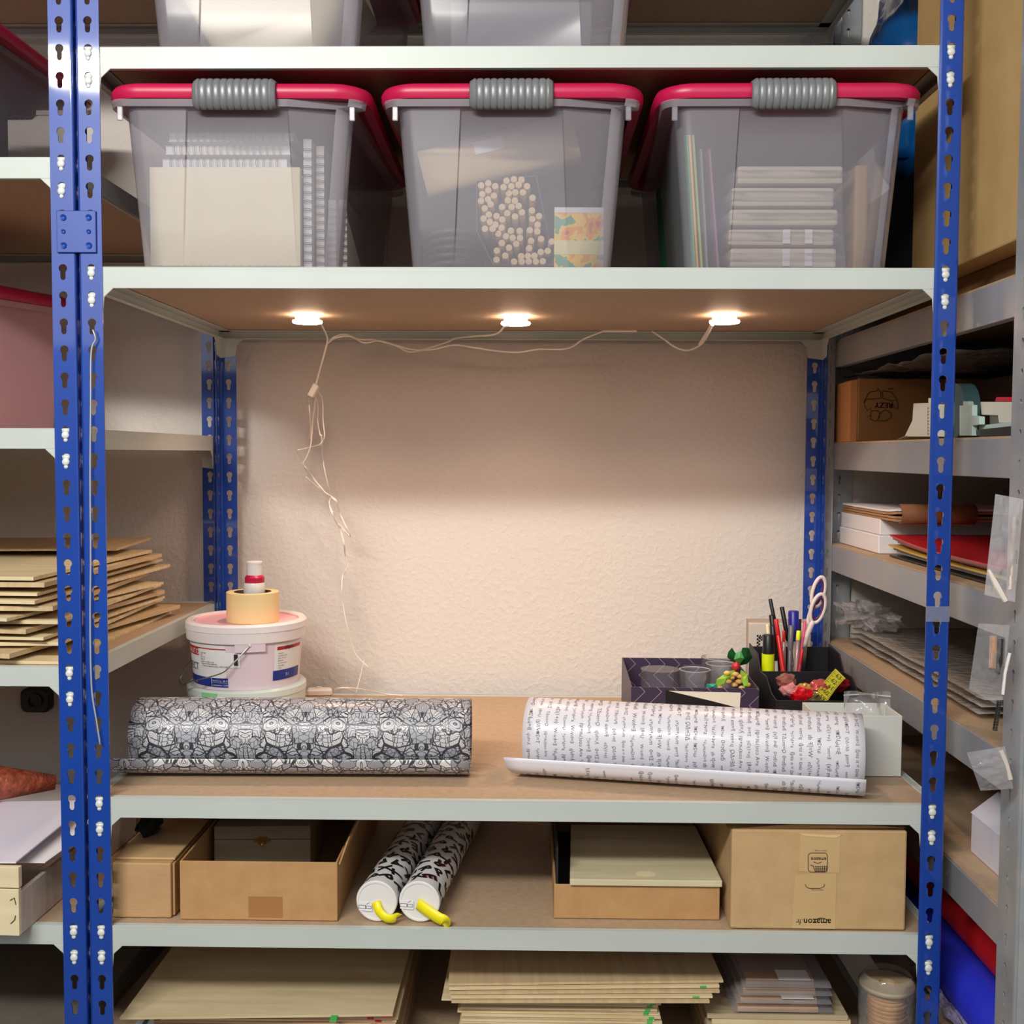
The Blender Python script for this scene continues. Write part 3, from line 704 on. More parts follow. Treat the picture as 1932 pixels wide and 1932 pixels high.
while x < .503:
    s_ = sa + random.uniform(0, .012)
    while s_ < tot-.006:
        tx = random.choice(FORM); sz = random.uniform(.0062, .0092); w_ = text_mesh(tx)[2]*sz
        if s_+w_ > tot-.003: break
        if tot-.225 < s_ < tot-.085: s_ = tot-.083; continue
        sgn = 1
        def fm(u, v):
            xx = x+v*1.0; p, nr = onroll(s_+w_-u if False else s_+u)
            p2 = p+nr*.00075
            return (xx, p2.y, p2.z)
        write_on(mb, tx, sz, fm)
        if random.random() < .25: # fraction bar
            q = []
            for (uu, vv) in ((0, -.0012), (w_, -.0012), (w_, -.0008), (0, -.0008)): q.append(fm(uu, vv))
            mb.add(q, [(0, 1, 2, 3)])
        s_ += w_+random.uniform(.003, .009)
    x += random.uniform(.0118, .0145)
mb.build('printed_formulas', mat('grey_print_ink', (104, 104, 108), .6), t)

# ------------------------------------------------------------------ paint buckets, tape, bottles
def label_patch(mb, r0, r1, a0, a1, z0, z1, off=.0006, zb=0, zt=1, seg=14):
    def fn(u, v):
        z = z0+(z1-z0)*v; r = r0+(r1-r0)*(z-zb)/(zt-zb)+off; a = R(a0+(a1-a0)*u)
        return (r*math.sin(a), -r*math.cos(a), z)
    return mb.grid(fn, seg, 3)
BKT = mat('pinkish_white_bucket', (232, 214, 224), .35, sub=.1); BKL = mat('white_lid_plastic', (236, 232, 232), .32, sub=.1)
yk = .455; bc = Q(466, 1240, y=yk); bx_ = bc.x
def bucket(label, loc, r0, r1, H, body_m, lid_m, rzz=0):
    t = thing('paint_bucket', label, 'paint bucket', loc, rzz, 'paint buckets')
    MB().lathe([(.0005, 0), (r0-.004, 0), (r0, .004), (r1, H-.022), (r1+.003, H-.022)], 56, caps=(True, False)).build('body', body_m, t, smooth=40)
    MB().lathe([(r1-.002, H-.034), (r1+.0050, H-.033), (r1+.0058, H-.014), (r1+.0030, H-.0125)], 56, caps=(False, False)).build('collar', body_m if lid_m is BKT else lid_m, t, smooth=40, solid=.001)
    MB().lathe([(r1+.0030, H-.0165), (r1+.0075, H-.0145), (r1+.0070, H-.004), (r1+.0030, H), (r1-.005, H), (r1-.008, H-.0025), (r1-.0085, H-.0055), (.0005, H-.0055)], 56).build('lid', lid_m, t, smooth=40)
    return t
zl0 = ZM+.0006
GRN = veil('mint_plastic', (214, 228, 218), .93, .3)
low = bucket('lower white bucket with green paint marks, under the pink paint bucket', (bx_, yk, zl0), .096, .101, .080, mat('pale_mint_plastic', (206, 220, 210), .35), mat('mint_lid', (216, 228, 220), .3))
gm = MB()
label_patch(gm, .1087, .1087, -32, -14, .067, .0765, .0004, 0, 1); low_g = gm.build('green_paint_stain', mat('green_paint_wash', (140, 214, 150), .4), low)
gm = MB(); label_patch(gm, .1087, .1087, -30, 5, .0655, .0668, .0006, 0, 1); label_patch(gm, .1087, .1087, -30, -20, .0655, .0685, .0007, 0, 1); gm.build('green_paint_line', mat('green_paint', (80, 200, 80), .4), low)
zu0 = zl0+.080-.0050
H2 = 1.45-(1163-850)*(1.58+yk)/FPX - zu0
up_ = bucket('upper pink tinted paint bucket with printed labels and wire handle', (bx_, yk, zu0), .0945, .1025, H2, BKT, mat('pink_washed_lid', (238, 230, 230), .3))
pr = MB().lathe([(.0005, H2-.0052), (.0925, H2-.0052), (.0935, H2-.0030)], 48, caps=(True, False)).build('lid_paint', mat('pink_paint_wash', (244, 186, 196), .4), up_, smooth=40)
LBW = mat('label_white', (238, 238, 238), .4); LBR = mat('label_red', (186, 30, 40), .4); LBB = mat('label_blue', (20, 50, 140), .4)
zb_, zt_ = .004, H2-.022; r0_, r1_ = .0945, .1025
def LP(name, m, a0, a1, z0, z1, off=.0006, par=None):
    mb = MB(); label_patch(mb, r0_, r1_, a0, a1, z0, z1, off, zb_, zt_); return mb.build(name, m, par or up_, smooth=60)
lb = LP('paper_label', LBW, -86, -7, .010, .086)
LP('label_band', LBR, -86, -7, .0775, .0795, .0010, lb); LP('label_block', LBR, -86, -42, .0640, .0785, .0011, lb)
LP('label_foot', LBB, -86, -5.5, .010, .0265, .0010, lb); LP('label_line', LBW, -25, -24.5, .011, .0265, .0014, lb); LP('label_line', LBW, -25, -6, .0180, .0184, .0014, lb)
LP('label_panel', LBW, -40, 8, .046, .073, .0014, lb)
LP('dark_swatch', DARK, 1.5, 5.5, .0500, .0705, .0018, lb)
rl = LP('paper_label', LBW, 43, 84, .020, .084); LP('label_band', LBR, 46, 84, .073, .079, .0010, rl); LP('label_foot', LBB, 42, 84, .018, .036, .0010, rl)
def rtext(txt, a0, z, size, m, par, name='lettering', stretch=1):
    mb = MB()
    def fm(u, v):
        zz = z+v*stretch; r = r0_+(r1_-r0_)*(zz-zb_)/(zt_-zb_)+.0019; a = R(a0)+u/.1
        return (r*math.sin(a), -r*math.cos(a), zz)
    write_on(mb, txt, size, fm); return mb.build(name, m, par)
rtext('NAUTOL', -66, .0665, .0125, LBW, lb, stretch=1.1); rtext('PERFECT', -78, .0375, .0155, mat('label_navy', (30, 50, 100), .5), lb, stretch=1.2)
for z, tx in ((.0690, 'COLOR'), (.0655, 'No.'), (.0615, 'Ref. 2.1'), (.0575, 'mat 12'), (.0535, 'Cadre en blanc mat'), (.0500, 'Teinte de base blanche')): rtext(tx, -38, z, .0040, INK, lb)
rtext('Teinte sur peinture acryl . SOIE LUXE', -36, .0465, .0035, INK, lb)
rtext('Rendement  48, 9 m\u00b2', -23, .0205, .0040, LBW, lb); rtext('Contenance  5,155 l', -23, .0125, .0040, LBW, lb); rtext('peinture mate', -60, .0135, .0035, LBW, lb)
rtext('ellipse', 55, .0735, .0095, DARK, rl)
for k in range(7): rtext(('Peinture', 'acrylique mate', 'pour murs et', 'plafonds', 'sec au toucher', 'nettoyage', 'a l\u2019eau')[k], 47, .066-.0045*k, .0035, INK, rl)
rtext('5 l', 58, .024, .008, LBW, rl)
# ear of the handle and the wire bail
ear = MB(); label_patch(ear, .1025, .1025, 3, 32, H2-.048, H2-.030, .0034, 0, 1); ear.build('handle_ear', BKT, up_, solid=.002)
hz = H2-.036
def bail(a, z, r=.1095): return (r*math.sin(R(a)), -r*math.cos(R(a)), z)
pts = [bail(17, hz, .106), bail(16, hz-.001, .109), bail(8, hz-.018, .113), bail(0, hz-.034, .117), bail(-6, hz-.045, .119), bail(-20, hz-.055, .121), bail(-36, hz-.064, .123), bail(-50, hz-.075, .123), bail(-64, hz-.0755, .121), bail(-80, hz-.070, .118), bail(-100, hz-.052, .114), bail(-130, hz-.03, .111), bail(-160, hz, .107)]
MB().tube(catmull(pts, 6), .0013, 7).build('wire_handle', STEEL, up_, smooth=True)
MB().ball(bail(17, hz, .107), .003, 10, 6).build('handle_pivot', WHITE, up_, smooth=True)
# masking tape roll and the two little bottles in it
zt0 = zu0+H2-.0050
tp = thing('tape_roll', 'cream masking tape roll standing on the lid of the top paint bucket', 'tape', (Q(480, 1130, y=yk).x, yk-.012, zt0))
MB().lathe([(.034, 0), (.0475, 0), (.0475, .054), (.034, .054)], 56, caps=(False, False)).build('tape', mat('masking_tape', (240, 214, 156), .6), tp, smooth=40, bevel=.0006)
MB().lathe([(.0335, .0004), (.0338, .0004), (.0338, .0535), (.0335, .0535)], 48, caps=(False, False)).build('core', mat('grey_core', (96, 84, 74), .8), tp, smooth=40)
tx_, ty_ = Q(482, 1090, y=yk).x, yk-.010
jar = thing('cream_jar', 'small white screw cap jar sitting inside the masking tape roll', 'jar', (tx_, ty_, zt0))
MB().lathe([(.0005, 0), (.017, 0), (.018, .002), (.018, .052), (.0005, .052)], 32).build('jar_body', WHITE, jar, smooth=40)
MB().lathe([(.0192, .050), (.0195, .052), (.0195, .068), (.0186, .0705), (.0005, .0705)], 36).build('cap', WHITE, jar, smooth=40)
bt = thing('craft_paint_bottle', 'raspberry bottle with white flip cap balanced on the white jar', 'bottle', (tx_+.001, ty_, zt0+.0707))
MB().lathe([(.0005, 0), (.0172, 0), (.0178, .001), (.0178, .0095), (.0140, .0138), (.0005, .0138)], 32).build('bottle_body', PINK, bt, smooth=40)
MB().lathe([(.0138, .0137), (.0138, .0335), (.0144, .0338), (.0146, .0378), (.0138, .0388), (.0005, .0388)], 32).build('cap', WHITE, bt, smooth=40)

# ------------------------------------------------------------------ boxes at the right end of the bench
def open_box(name, label, cat, x0, x1, y0, y1, z0, h, m, rz=0, t=.0022, hb=None, slope=None, inside=None, group=None, bev=.0006):
    r_ = thing(name, label, cat, ((x0+x1)/2, y0, z0), rz, group); hx = (x1-x0)/2; D = y1-y0; hb = hb or h
    MB().bx(-hx, hx, 0, t, 0, h).build('front_wall', m, r_, bevel=bev, seg=1)
    MB().bx(-hx, hx, D-t, D, 0, hb).build('back_wall', m, r_, bevel=bev, seg=1)
    for s in (-1, 1):
        MB().prism([(t, 0), (D-t, 0), (D-t, hb), (t, h)], min(s*hx, s*(hx-t)), max(s*hx, s*(hx-t)), 'x').build('side_wall', m, r_, bevel=bev, seg=1)
    MB().bx(-hx+t, hx-t, t, D-t, 0, t).build('base', inside or m, r_)
    return r_
def chevron():
    m = bpy.data.materials.new('plum_chevron_card'); m.use_nodes = True; n = N(m); b = n.n['Principled BSDF']
    tc = n.add('ShaderNodeTexCoord').outputs['Object']; s = n.add('ShaderNodeSeparateXYZ', None, i0=tc)
    z = n.math('ADD', s.outputs[2], n.math('MULTIPLY', 0.0, 1.0)); zig = n.math('PINGPONG', z, .022)
    d = n.math('ADD', n.math('ADD', s.outputs[0], s.outputs[1]), zig); f = n.math('PINGPONG', d, .0145)
    n.l.new(n.mix(n.math('LESS_THAN', f, .0008), lin((62, 48, 74)), lin((150, 138, 152))), b.inputs['Base Color']); b.inputs['Roughness'].default_value = .45
    return m
CHEV = chevron()
yF = .34
xa, xb2 = Q(1191, 1310, y=yF).x, Q(1432, 1310, y=yF).x
hF = Q(1300, 1298, y=yF).z-ZM
pb = open_box('patterned_box', 'open plum box with a chevron pattern holding glasses, with a white corner on the front', 'box', xa, xb2, yF, .60, ZM+.0006, hF, CHEV, R(-1), hb=hF+.004)
yy = -.0012
def fp(px, py): q = Q(px, py, y=yF); return (q.x-(xa+xb2)/2, q.z-ZM)
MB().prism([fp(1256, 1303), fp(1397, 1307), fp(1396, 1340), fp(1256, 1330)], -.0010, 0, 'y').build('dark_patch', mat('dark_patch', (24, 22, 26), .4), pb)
MB().prism([fp(1262, 1304), fp(1397, 1307), fp(1395, 1336), fp(1340, 1322)], -.0020, -.0011, 'y').build('white_corner', mat('cream_card_corner', (244, 236, 216), .6), pb)
GLS = veil('drinking_glass', (235, 235, 235), .07, .03)
def tumbler(label, x, y, z, r, h):
    t = thing('glass_tumbler', label, 'glass', (x, y, z), 0, 'clear glasses in the patterned box')
    MB().lathe([(.0005, 0), (r*.8, 0), (r*.84, .003), (r, h), (r-.0018, h), (r*.82-.0018, .006), (.0005, .006)], 36).build('tumbler', GLS, t, smooth=40)
    MB().lathe([(r-.0002, h-.0010), (r+.0002, h+.0004), (r-.0016, h+.0006), (r-.0020, h-.0008)], 36, caps=(False, False)).build('glass_rim', veil('glass_edge', (240, 240, 240), .45, .05), t, smooth=40)
    return t
zg = ZM+.0032
g_ = Q(1312, 1262, y=.40); tumbler('clear glass in the patterned box, the one closest to the front wall', g_.x, .405, zg, .028, Q(1312, 1264, y=.40).z-zg)
g_ = Q(1360, 1255, y=.48); tumbler('clear glass in the patterned box behind the flower ornament', g_.x, .48, zg, .028, Q(1360, 1252, y=.48).z-zg)
g_ = Q(1355, 1243, y=.55); tumbler('clear wide glass at the back of the patterned box', g_.x, .552, zg, .033, Q(1355, 1240, y=.55).z-zg)
g_ = Q(1232, 1265, y=.46)
rr = .036
t = thing('wire_spool', 'flat pale copper coloured spool lying in the patterned box', 'spool', (g_.x+.012, .45, zg), 0)
MB().lathe([(.0005, 0), (rr, 0), (rr, .002), (rr-.003, .004), (rr-.003, .028), (rr, .030), (rr, .033), (.0005, .033)], 40).build('winding', mat('pale_copper', (214, 176, 146), .3, metal=.3), t, smooth=35)
ttop = Q(1232, 1262, y=.45).z-zg
MB().lathe([(rr-.001, .034), (rr, .034), (rr, max(.05, ttop)), (.0005, max(.05, ttop))], 40).build('cover', veil('clear_cover', (230, 225, 220), .08, .1), t, smooth=35)
# second small plum box behind
t = thing('small_plum_box', 'small plum chevron box standing in the patterned box at the back', 'box', (Q(1318, 1250, y=.57).x, .555, zg))
MB().prism([(-.035, 0), (.035, 0), (.035, .080), (.022, .087), (-.026, .087), (-.035, .078)], 0, .04, 'y').build('carton', CHEV, t, bevel=.001)
# artificial flower with green leaves and a braid
fl = thing('leaf_ornament', 'green leaf and braided flower ornament sticking out of the patterned box', 'ornament', (0, 0, 0))
c0 = Q(1378, 1290, y=.40); GL_ = mat('leaf_green', (40, 128, 66), .45, rgb2=(20, 84, 44), scale=40); YG = mat('leaf_lime', (150, 200, 60), .5)
def leaf(pts, m, name='leaf'):
    mb = MB(); A = [Q(a, b, y=y) for a, b, y in pts]; c = sum(A, V())/len(A) + V((0, -.006, 0))
    mb.add([tuple(c)]+[tuple(a) for a in A], [(0, i+1, (i+1) % len(A)+1) for i in range(len(A))]); mb.build(name, m, fl, solid=.001)
leaf([(1394, 1256, .40), (1372, 1240, .40), (1374, 1230, .39), (1381, 1222, .38), (1390, 1236, .39), (1398, 1250, .40)], GL_)
leaf([(1394, 1256, .40), (1396, 1238, .38), (1401, 1222, .38), (1412, 1222, .385), (1420, 1240, .40), (1410, 1252, .40)], GL_)
leaf([(1394, 1254, .385), (1385, 1244, .37), (1388, 1232, .37), (1398, 1228, .37), (1404, 1242, .37)], mat('leaf_mid_green', (90, 176, 96), .5))
leaf([(1390, 1262, .39), (1372, 1268, .38), (1352, 1282, .37), (1350, 1296, .37), (1366, 1290, .37), (1384, 1272, .38)], YG)
leaf([(1398, 1264, .39), (1410, 1272, .38), (1412, 1292, .37), (1404, 1296, .37), (1396, 1276, .38)], YG)
leaf([(1334, 1290, .38), (1352, 1290, .37), (1354, 1299, .37), (1332, 1299, .38)], mat('teal_petal', (30, 150, 120), .5))
MB().tube([Q(1384, 1262, y=.385), Q(1389, 1256, y=.385), Q(1394, 1250, y=.385)], [.006, .0075, .004], 10).build('bow', mat('red_ribbon', (214, 50, 60), .4), fl, smooth=True)
BR = mat('braid_yellow', (240, 214, 120), .5, rgb2=(224, 150, 80), scale=60)
for i, (a, b) in enumerate(((1372, 1270), (1366, 1279), (1360, 1288), (1358, 1297), (1388, 1272), (1380, 1278), (1374, 1286), (1396, 1276), (1404, 1284), (1410, 1292), (1394, 1286), (1386, 1292), (1400, 1298))):
    p = Q(a, b, y=.375+.004*(i % 3)); MB().ball(p, .0058, 10, 6, (1.15, .8, .75), None).build('braid_strand', BR, fl, smooth=True)

# black organiser with stepped compartments
org = thing('desk_organizer', 'black desk organiser with a high pen compartment and low front tray', 'desk organiser', (0, 0, 0))
yo0, yo1, ym = .305, .545, .44
OX0, OX1 = Q(1436, 1300, y=ym).x, Q(1590, 1300, y=ym).x
zf = Q(1540, 1322, y=yo0).z; zm_ = Q(1500, 1267, y=ym).z; zk = zm_+.028
BM = mat('black_card', (26, 25, 30), .5)
zo = ZM+.0006
t_ = .0025
OXf0 = OX0
MB().bx(OXf0, OX1, yo0, yo0+t_, zo, zf).build('front_wall', BM, org, bevel=.0006, seg=1)
MB().bx(OX0, OX1, ym, ym+t_, zo, zm_).build('divider', BM, org, bevel=.0006, seg=1)
MB().bx(OX0, OX1, yo1-t_, yo1, zo, zk).build('back_wall', BM, org, bevel=.0006, seg=1)
for xx in (OX0-.0026, OX1+.0001):
    MB().prism([(yo0, zo), (yo1, zo), (yo1, zk+.006), (ym+.03, zk), (ym, zm_), (ym-.05, zf+.025), (yo0+.04, zf+.004), (yo0, zf)], xx, xx+t_, 'x').build('side_wall', BM, org, bevel=.0006, seg=1)
MB().bx(OX0, OX1, yo0+t_, yo1-t_, zo, zo+t_).build('base', BM, org)
zi = zo+t_+.0004
def pen(label, pt, pb, r, cols_, y0, group='pens in the black organiser', name='pen', kinds=None):
    """pt, pb: photo spots of the two ends; cols_: (fraction from the top, material, radius factor, part name)"""
    A = Q(pt[0], pt[1], y=y0); B_ = Q(pb[0], pb[1], y=y0-.0015); d = (A-B_)
    if d.length > 0: B2 = B_ + d*((zi+.003-B_.z)/d.z) if d.z else B_
    L = (A-B2).length; T = M.Translation(B2) @ d.to_track_quat('Z', 'X').to_matrix().to_4x4()
    t = thing(name, label, 'pen' if name != 'pencil' else 'pencil', (0, 0, 0), 0, group); top = L
    for fr, m, k, pn in cols_:
        bot = L-fr*L if fr < 1 else 0
        bot = max(bot, 0)
        MB().lathe([(.0003, bot), (r*k, bot), (r*k, top-r*.25), (r*k*.8, top), (.0003, top)], 16, T).build(pn, m, t, smooth=40)
        top = bot
    return t
YEL = mat('highlighter_yellow', (232, 250, 20), .35); REDP = mat('red_pen', (214, 30, 36), .35); BLP = mat('blue_marker', (40, 36, 150), .35); GRYP = mat('grey_pen', (110, 108, 118), .35); SMK = veil('clear_pen', (190, 150, 150), .5, .15)
# highlighter stands in the front part, on the divider side
hx_ = Q(1443, 1240, y=.456)
h = thing('highlighter', 'chunky yellow highlighter with a black cap standing at the organiser corner', 'highlighter', (hx_.x+.006, .456, zi))
zh1, zh0 = Q(1441, 1197, y=.456).z-zi, Q(1443, 1233, y=.456).z-zi
MB().lathe([(.0003, 0), (.0095, 0), (.0115, .002), (.0115, zh0), (.0003, zh0)], 20).build('barrel', YEL, h, smooth=40)
MB().lathe([(.0003, zh0), (.0108, zh0), (.0100, zh1-.002), (.0085, zh1), (.0003, zh1)], 20).build('cap', BLACK, h, smooth=40)
pen('black fineliner leaning out of the pen box, the tallest', (1453, 1130), (1475, 1240), .0036, [(.55, BLACK, 1, 'cap'), (1, BLACK, .85, 'barrel')], .515)
pen('black felt pen with a short cap behind the red pen', (1456, 1160), (1462, 1215), .0055, [(.35, BLACK, 1, 'cap'), (1, BLACK, .95, 'barrel')], .495)
pen('white marker with a long black cap, standing beside the highlighter', (1458, 1180), (1461, 1240), .0058, [(.36, BLACK, 1, 'cap'), (1, WHITE, .97, 'barrel')], .470)
pen('red ballpoint pen standing upright in the pen box', (1464, 1168), (1474, 1240), .0042, [(.15, REDP, .95, 'button'), (1, REDP, 1, 'barrel')], .456)
pen('black patterned pen leaning towards the blue marker', (1475, 1145), (1488, 1215), .0042, [(.3, BLACK, 1, 'cap'), (1, mat('speckled_pen', (60, 60, 62), .4, rgb2=(190, 190, 190), scale=300), .9, 'barrel')], .500)
pen('thick marker with a dark blue cap', (1497, 1152), (1497, 1205), .0100, [(.28, BLP, 1, 'cap'), (1, WHITE, .8, 'barrel')], .510)
pen('dark blue pen just beside the thick blue capped marker', (1507, 1168), (1506, 1210), .0050, [(.3, mat('navy_pen', (36, 24, 80), .4), 1, 'cap'), (1, WHITE, .8, 'barrel')], .525)
pen('grey pen with clear barrel in the middle of the pen box', (1493, 1180), (1490, 1245), .0048, [(.25, GRYP, 1, 'cap'), (1, GRYP, .85, 'barrel')], .480)
pen('reddish see-through pen in the pen box, between grey and red pens', (1479, 1190), (1478, 1245), .0046, [(.12, REDP, .6, 'button'), (1, SMK, 1, 'barrel')], .472)
pen('see-through pen with a yellow tip', (1507, 1190), (1503, 1245), .0045, [(.10, YEL, .9, 'button'), (1, SMK, 1, 'barrel')], .468)
pen('slim pink pencil leaning towards the scissors', (1519, 1172), (1510, 1245), .0026, [(1, mat('pink_pencil', (226, 90, 130), .4), 1, 'barrel')], .500, name='pencil')
pen('dark red pen at the scissors side of the pen box', (1514, 1225), (1510, 1250), .0042, [(.2, REDP, .6, 'button'), (1, mat('dark_red_pen', (150, 30, 50), .35), 1, 'barrel')], .462)
pen('cream pencil standing between the highlighter and black pens', (1448, 1178), (1450, 1205), .0030, [(1, CREAM, 1, 'barrel')], .490, name='pencil')
# scissors
sc_ = thing('scissors', 'scissors with white and purple loop handles standing in the pen box', 'scissors', (0, 0, 0))
LOOP = mat('ivory_handle', (236, 224, 220), .35); PUR = mat('purple_grip', (92, 34, 84), .4)
def loop(cx, cy, y, a_, b_, rot, tail):
    pts = []
    for i in range(29):
        a = 2*PI*i/28; u, v = a_*math.cos(a), b_*math.sin(a); cr, sr = math.cos(R(rot)), math.sin(R(rot))
        pts.append(Q(cx+u*cr-v*sr, cy+u*sr+v*cr, y=y))
    o = MB().tube(pts, .0036, 8, caps=(False, False)).build('finger_loop', LOOP, sc_, smooth=True)
    p2 = [p+(sum(pts, V())/len(pts)-p)*.26 for p in pts]
    MB().tube(p2, .0026, 8, caps=(False, False)).build('grip_lining', PUR, o, smooth=True)
    MB().tube(catmull([Q(a, b, y=y) for a, b in tail], 4), [.0052]*5+[.0046]*4+[.004]*(len(catmull([Q(a, b, y=y) for a, b in tail], 4))-9), 8).build('shank', LOOP, sc_, smooth=True)
loop(1544, 1117, .515, 11, 29, 14, [(1534, 1142), (1526, 1170), (1520, 1200)])
loop(1543, 1148, .500, 12, 28, 17, [(1534, 1172), (1524, 1195), (1517, 1220)])
bl = catmull([Q(1518, 1215, y=.505), Q(1512, 1245, y=.505)], 1)
q0 = Q(1517, 1215, y=.505); MB().prism([(q0.x-.007, q0.z), (q0.x+.006, q0.z), (q0.x-.006, zi+.003), (q0.x-.010, zi+.003)], .503, .507, 'y').build('blade', STEEL, sc_)
# notebook with a checker edge leaning behind
nb = thing('checkered_notebook', 'white notebook with a black checkered border leaning on the wall behind the pens', 'notebook', (0, 0, 0))
n0, n1 = Q(1414, 1176, y=.62), Q(1530, 1180, y=.62)
MB().bx(n0.x, n1.x, .618, .632, zo+.0004, n0.z).build('pages', mat('page_white', (226, 214, 200), .6), nb, bevel=.001)
MB().bx(n0.x-.001, n1.x, .6325, .645, zo+.0004, n0.z+.006).build('back_cover', mat('grey_brown_cover', (180, 164, 150), .6), nb)
ck = MB(); c1 = Q(1427, 1198, y=.617)
s_ = .0034
for i in range(34):
    for j in range(2):
        if (i+j) % 2 == 0: ck.bx(c1.x+.001+j*s_, c1.x+.001+(j+1)*s_, .6168, .6178, c1.z-(i+1)*s_, c1.z-i*s_)
for i in range(2, 16):
    for j in range(4):
        if (i+j) % 2 == 0: ck.bx(c1.x+.001+i*s_*.8, c1.x+.001+(i+1)*s_*.8, .6168, .6178, c1.z-(j+1)*s_*.8, c1.z-j*s_*.8)
ck.build('checker_border', INK, nb)
# tape measure ribbon and candies in the front tray
tm = thing('tape_measure', 'yellow tape measure ribbon standing up in the organiser tray', 'tape measure', (0, 0, 0))
A, B_ = Q(1541, 1332, y=.335), Q(1588, 1272, y=.36); d = (B_-A).normalized(); sd = V((d.z, 0, -d.x)).normalized()*.0122
Lm = (B_-A).length; mb = MB()
def rib(u, v): 
    p = A+d*(Lm*u)+sd*(v*2-1)+V((0, .012*math.sin(u*2.5), 0)); return tuple(p)
mb.grid(rib, 14, 2); rb = mb.build('ribbon', mat('tape_yellow', (226, 214, 60), .45), tm, solid=.0006)
mk = MB()
for i in range(22):
    u = (i+.5)/23; e = .14 if i % 2 else .26
    for v0, v1 in ((0, e), (1-e, 1)):
        mk.add([tuple(V(rib(a, b))+V((0, -.0006, 0))) for a, b in ((u, v0), (u+.010, v0), (u+.010, v1), (u, v1))], [(0, 1, 2, 3)])
for i, tx in enumerate(('58', '59', '60', '61', '62', '63')):
    u0 = .03+.165*i
    write_on(mk, tx, .0115, lambda a, b, u0=u0: tuple(V(rib(min(1, max(0, u0+b/Lm)), min(1, max(0, .5+(.0064-a)/.0244))))+V((0, -.0008, 0))), mirror=True)
mk.build('printed_scale', INK, rb)
def crumple(mb, c, rx, ry, rz, amp, seed, sub=3):
    bm = bmesh.new(); bmesh.ops.create_icosphere(bm, subdivisions=sub, radius=1)
    vs = []
    for v in bm.verts:
        p = v.co.copy(); k = 1+amp*noise.noise(p*1.7+V((seed*3.1, seed, 0)))+amp*.6*noise.noise(p*4.2+V((0, seed*2.3, 5)))+amp*.3*noise.noise(p*9+V((seed, 0, 2)))
        vs.append((c[0]+p.x*rx*k, c[1]+p.y*ry*k, c[2]+p.z*rz*k))
    fs = [tuple(v.index for v in f.verts) for f in bm.faces]; bm.free(); return mb.add(vs, fs)
SW = [('brown wrapped sweet in the organiser tray next to its side wall', (1483, 1285), .355, .017, (150, 92, 84)), ('pink wrapped sweet in the organiser tray', (1490, 1302), .34, .016, (222, 150, 150)),
      ('bright red wrapped sweet in the organiser tray', (1510, 1312), .335, .019, (226, 20, 36)), ('golden wrapped sweet in the organiser tray', (1518, 1300), .36, .014, (206, 150, 70)),
      ('glittering dark red wrapped sweet beside the tape measure', (1546, 1298), .37, .019, (190, 80, 80)), ('red ribbon coil behind the tape measure', (1596, 1292), .40, .018, (176, 30, 44)), ('olive wrapped sweet beside the tape measure', (1533, 1315), .335, .013, (120, 104, 70))]
for i, (lb_, (a, b), y, r_, c3) in enumerate(SW):
    p = Q(a, b, y=y); p.x = min(p.x, OX1-.020); mb = MB(); crumple(mb, p, r_, r_*.8, r_*.75, .35, i+1)
    tag(mb.build('wrapped_sweet', mat('sweet_foil_%s' % 'abcdefg'[i], c3, .22, metal=.15, coat=.5), smooth=30), lb_, 'sweet', 'wrapped sweets in the tray')
# white open box with a small bag
pw = Q(1700, 1466, z=ZM)
hw_ = Q(1650, 1351, y=pw.y).z-ZM
x0w = Q(1515, 1330, y=pw.y+.085).x
wb = open_box('white_box', 'open plain white box behind the formula roll at the bench end', 'box', x0w, pw.x, pw.y, pw.y+.090, ZM+.0006, hw_, mat('white_card', (214, 216, 210), .55), 0, t=.003)
bp = Q(1640, 1335, y=pw.y+.06); mb = MB()
def bagf(u, v):
    x = (u-.5)*.075; z = v*.075; y = .012*noise.noise(V((u*3, v*3, 7)))+.010*v*math.sin(u*9)
    return (x, y, z)
mb.grid(bagf, 14, 12)
bg = thing('zip_bag', 'small clear zip bag sticking out of the white box', 'plastic bag', (bp.x, pw.y+.070, ZM+hw_-.052), R(-4))
mb.build('bag', FILM2, bg, smooth=True); MB().tube([(-.0375, .003, .068), (0, .008, .070), (.0375, .002, .068)], .0012, 6).build('zip_seam', veil('bag_seam', (240, 240, 240), .5), bg)
crm = MB(); crumple(crm, (bp.x-.012, pw.y+.034, ZM+hw_-.030), .038, .016, .018, .4, 9); tag(crm.build('bagged_parts', FILM2, smooth=25), 'crinkled clear bag of small parts lying in the white box', 'plastic bag')
# ------------------------------------------------------------------ shelf under the bench
zc_ = ZC+.0006
def carton(name, label, x0, x1, y0, y1, z0, h, m, rz=0, bev=.002):
    t = thing(name, label, 'box', ((x0+x1)/2, y0, z0), rz); hx = (x1-x0)/2; D = y1-y0
    MB().bx(-hx, hx, 0, D, 0, h).build('carton', m, t, bevel=bev)
    return t, hx, D
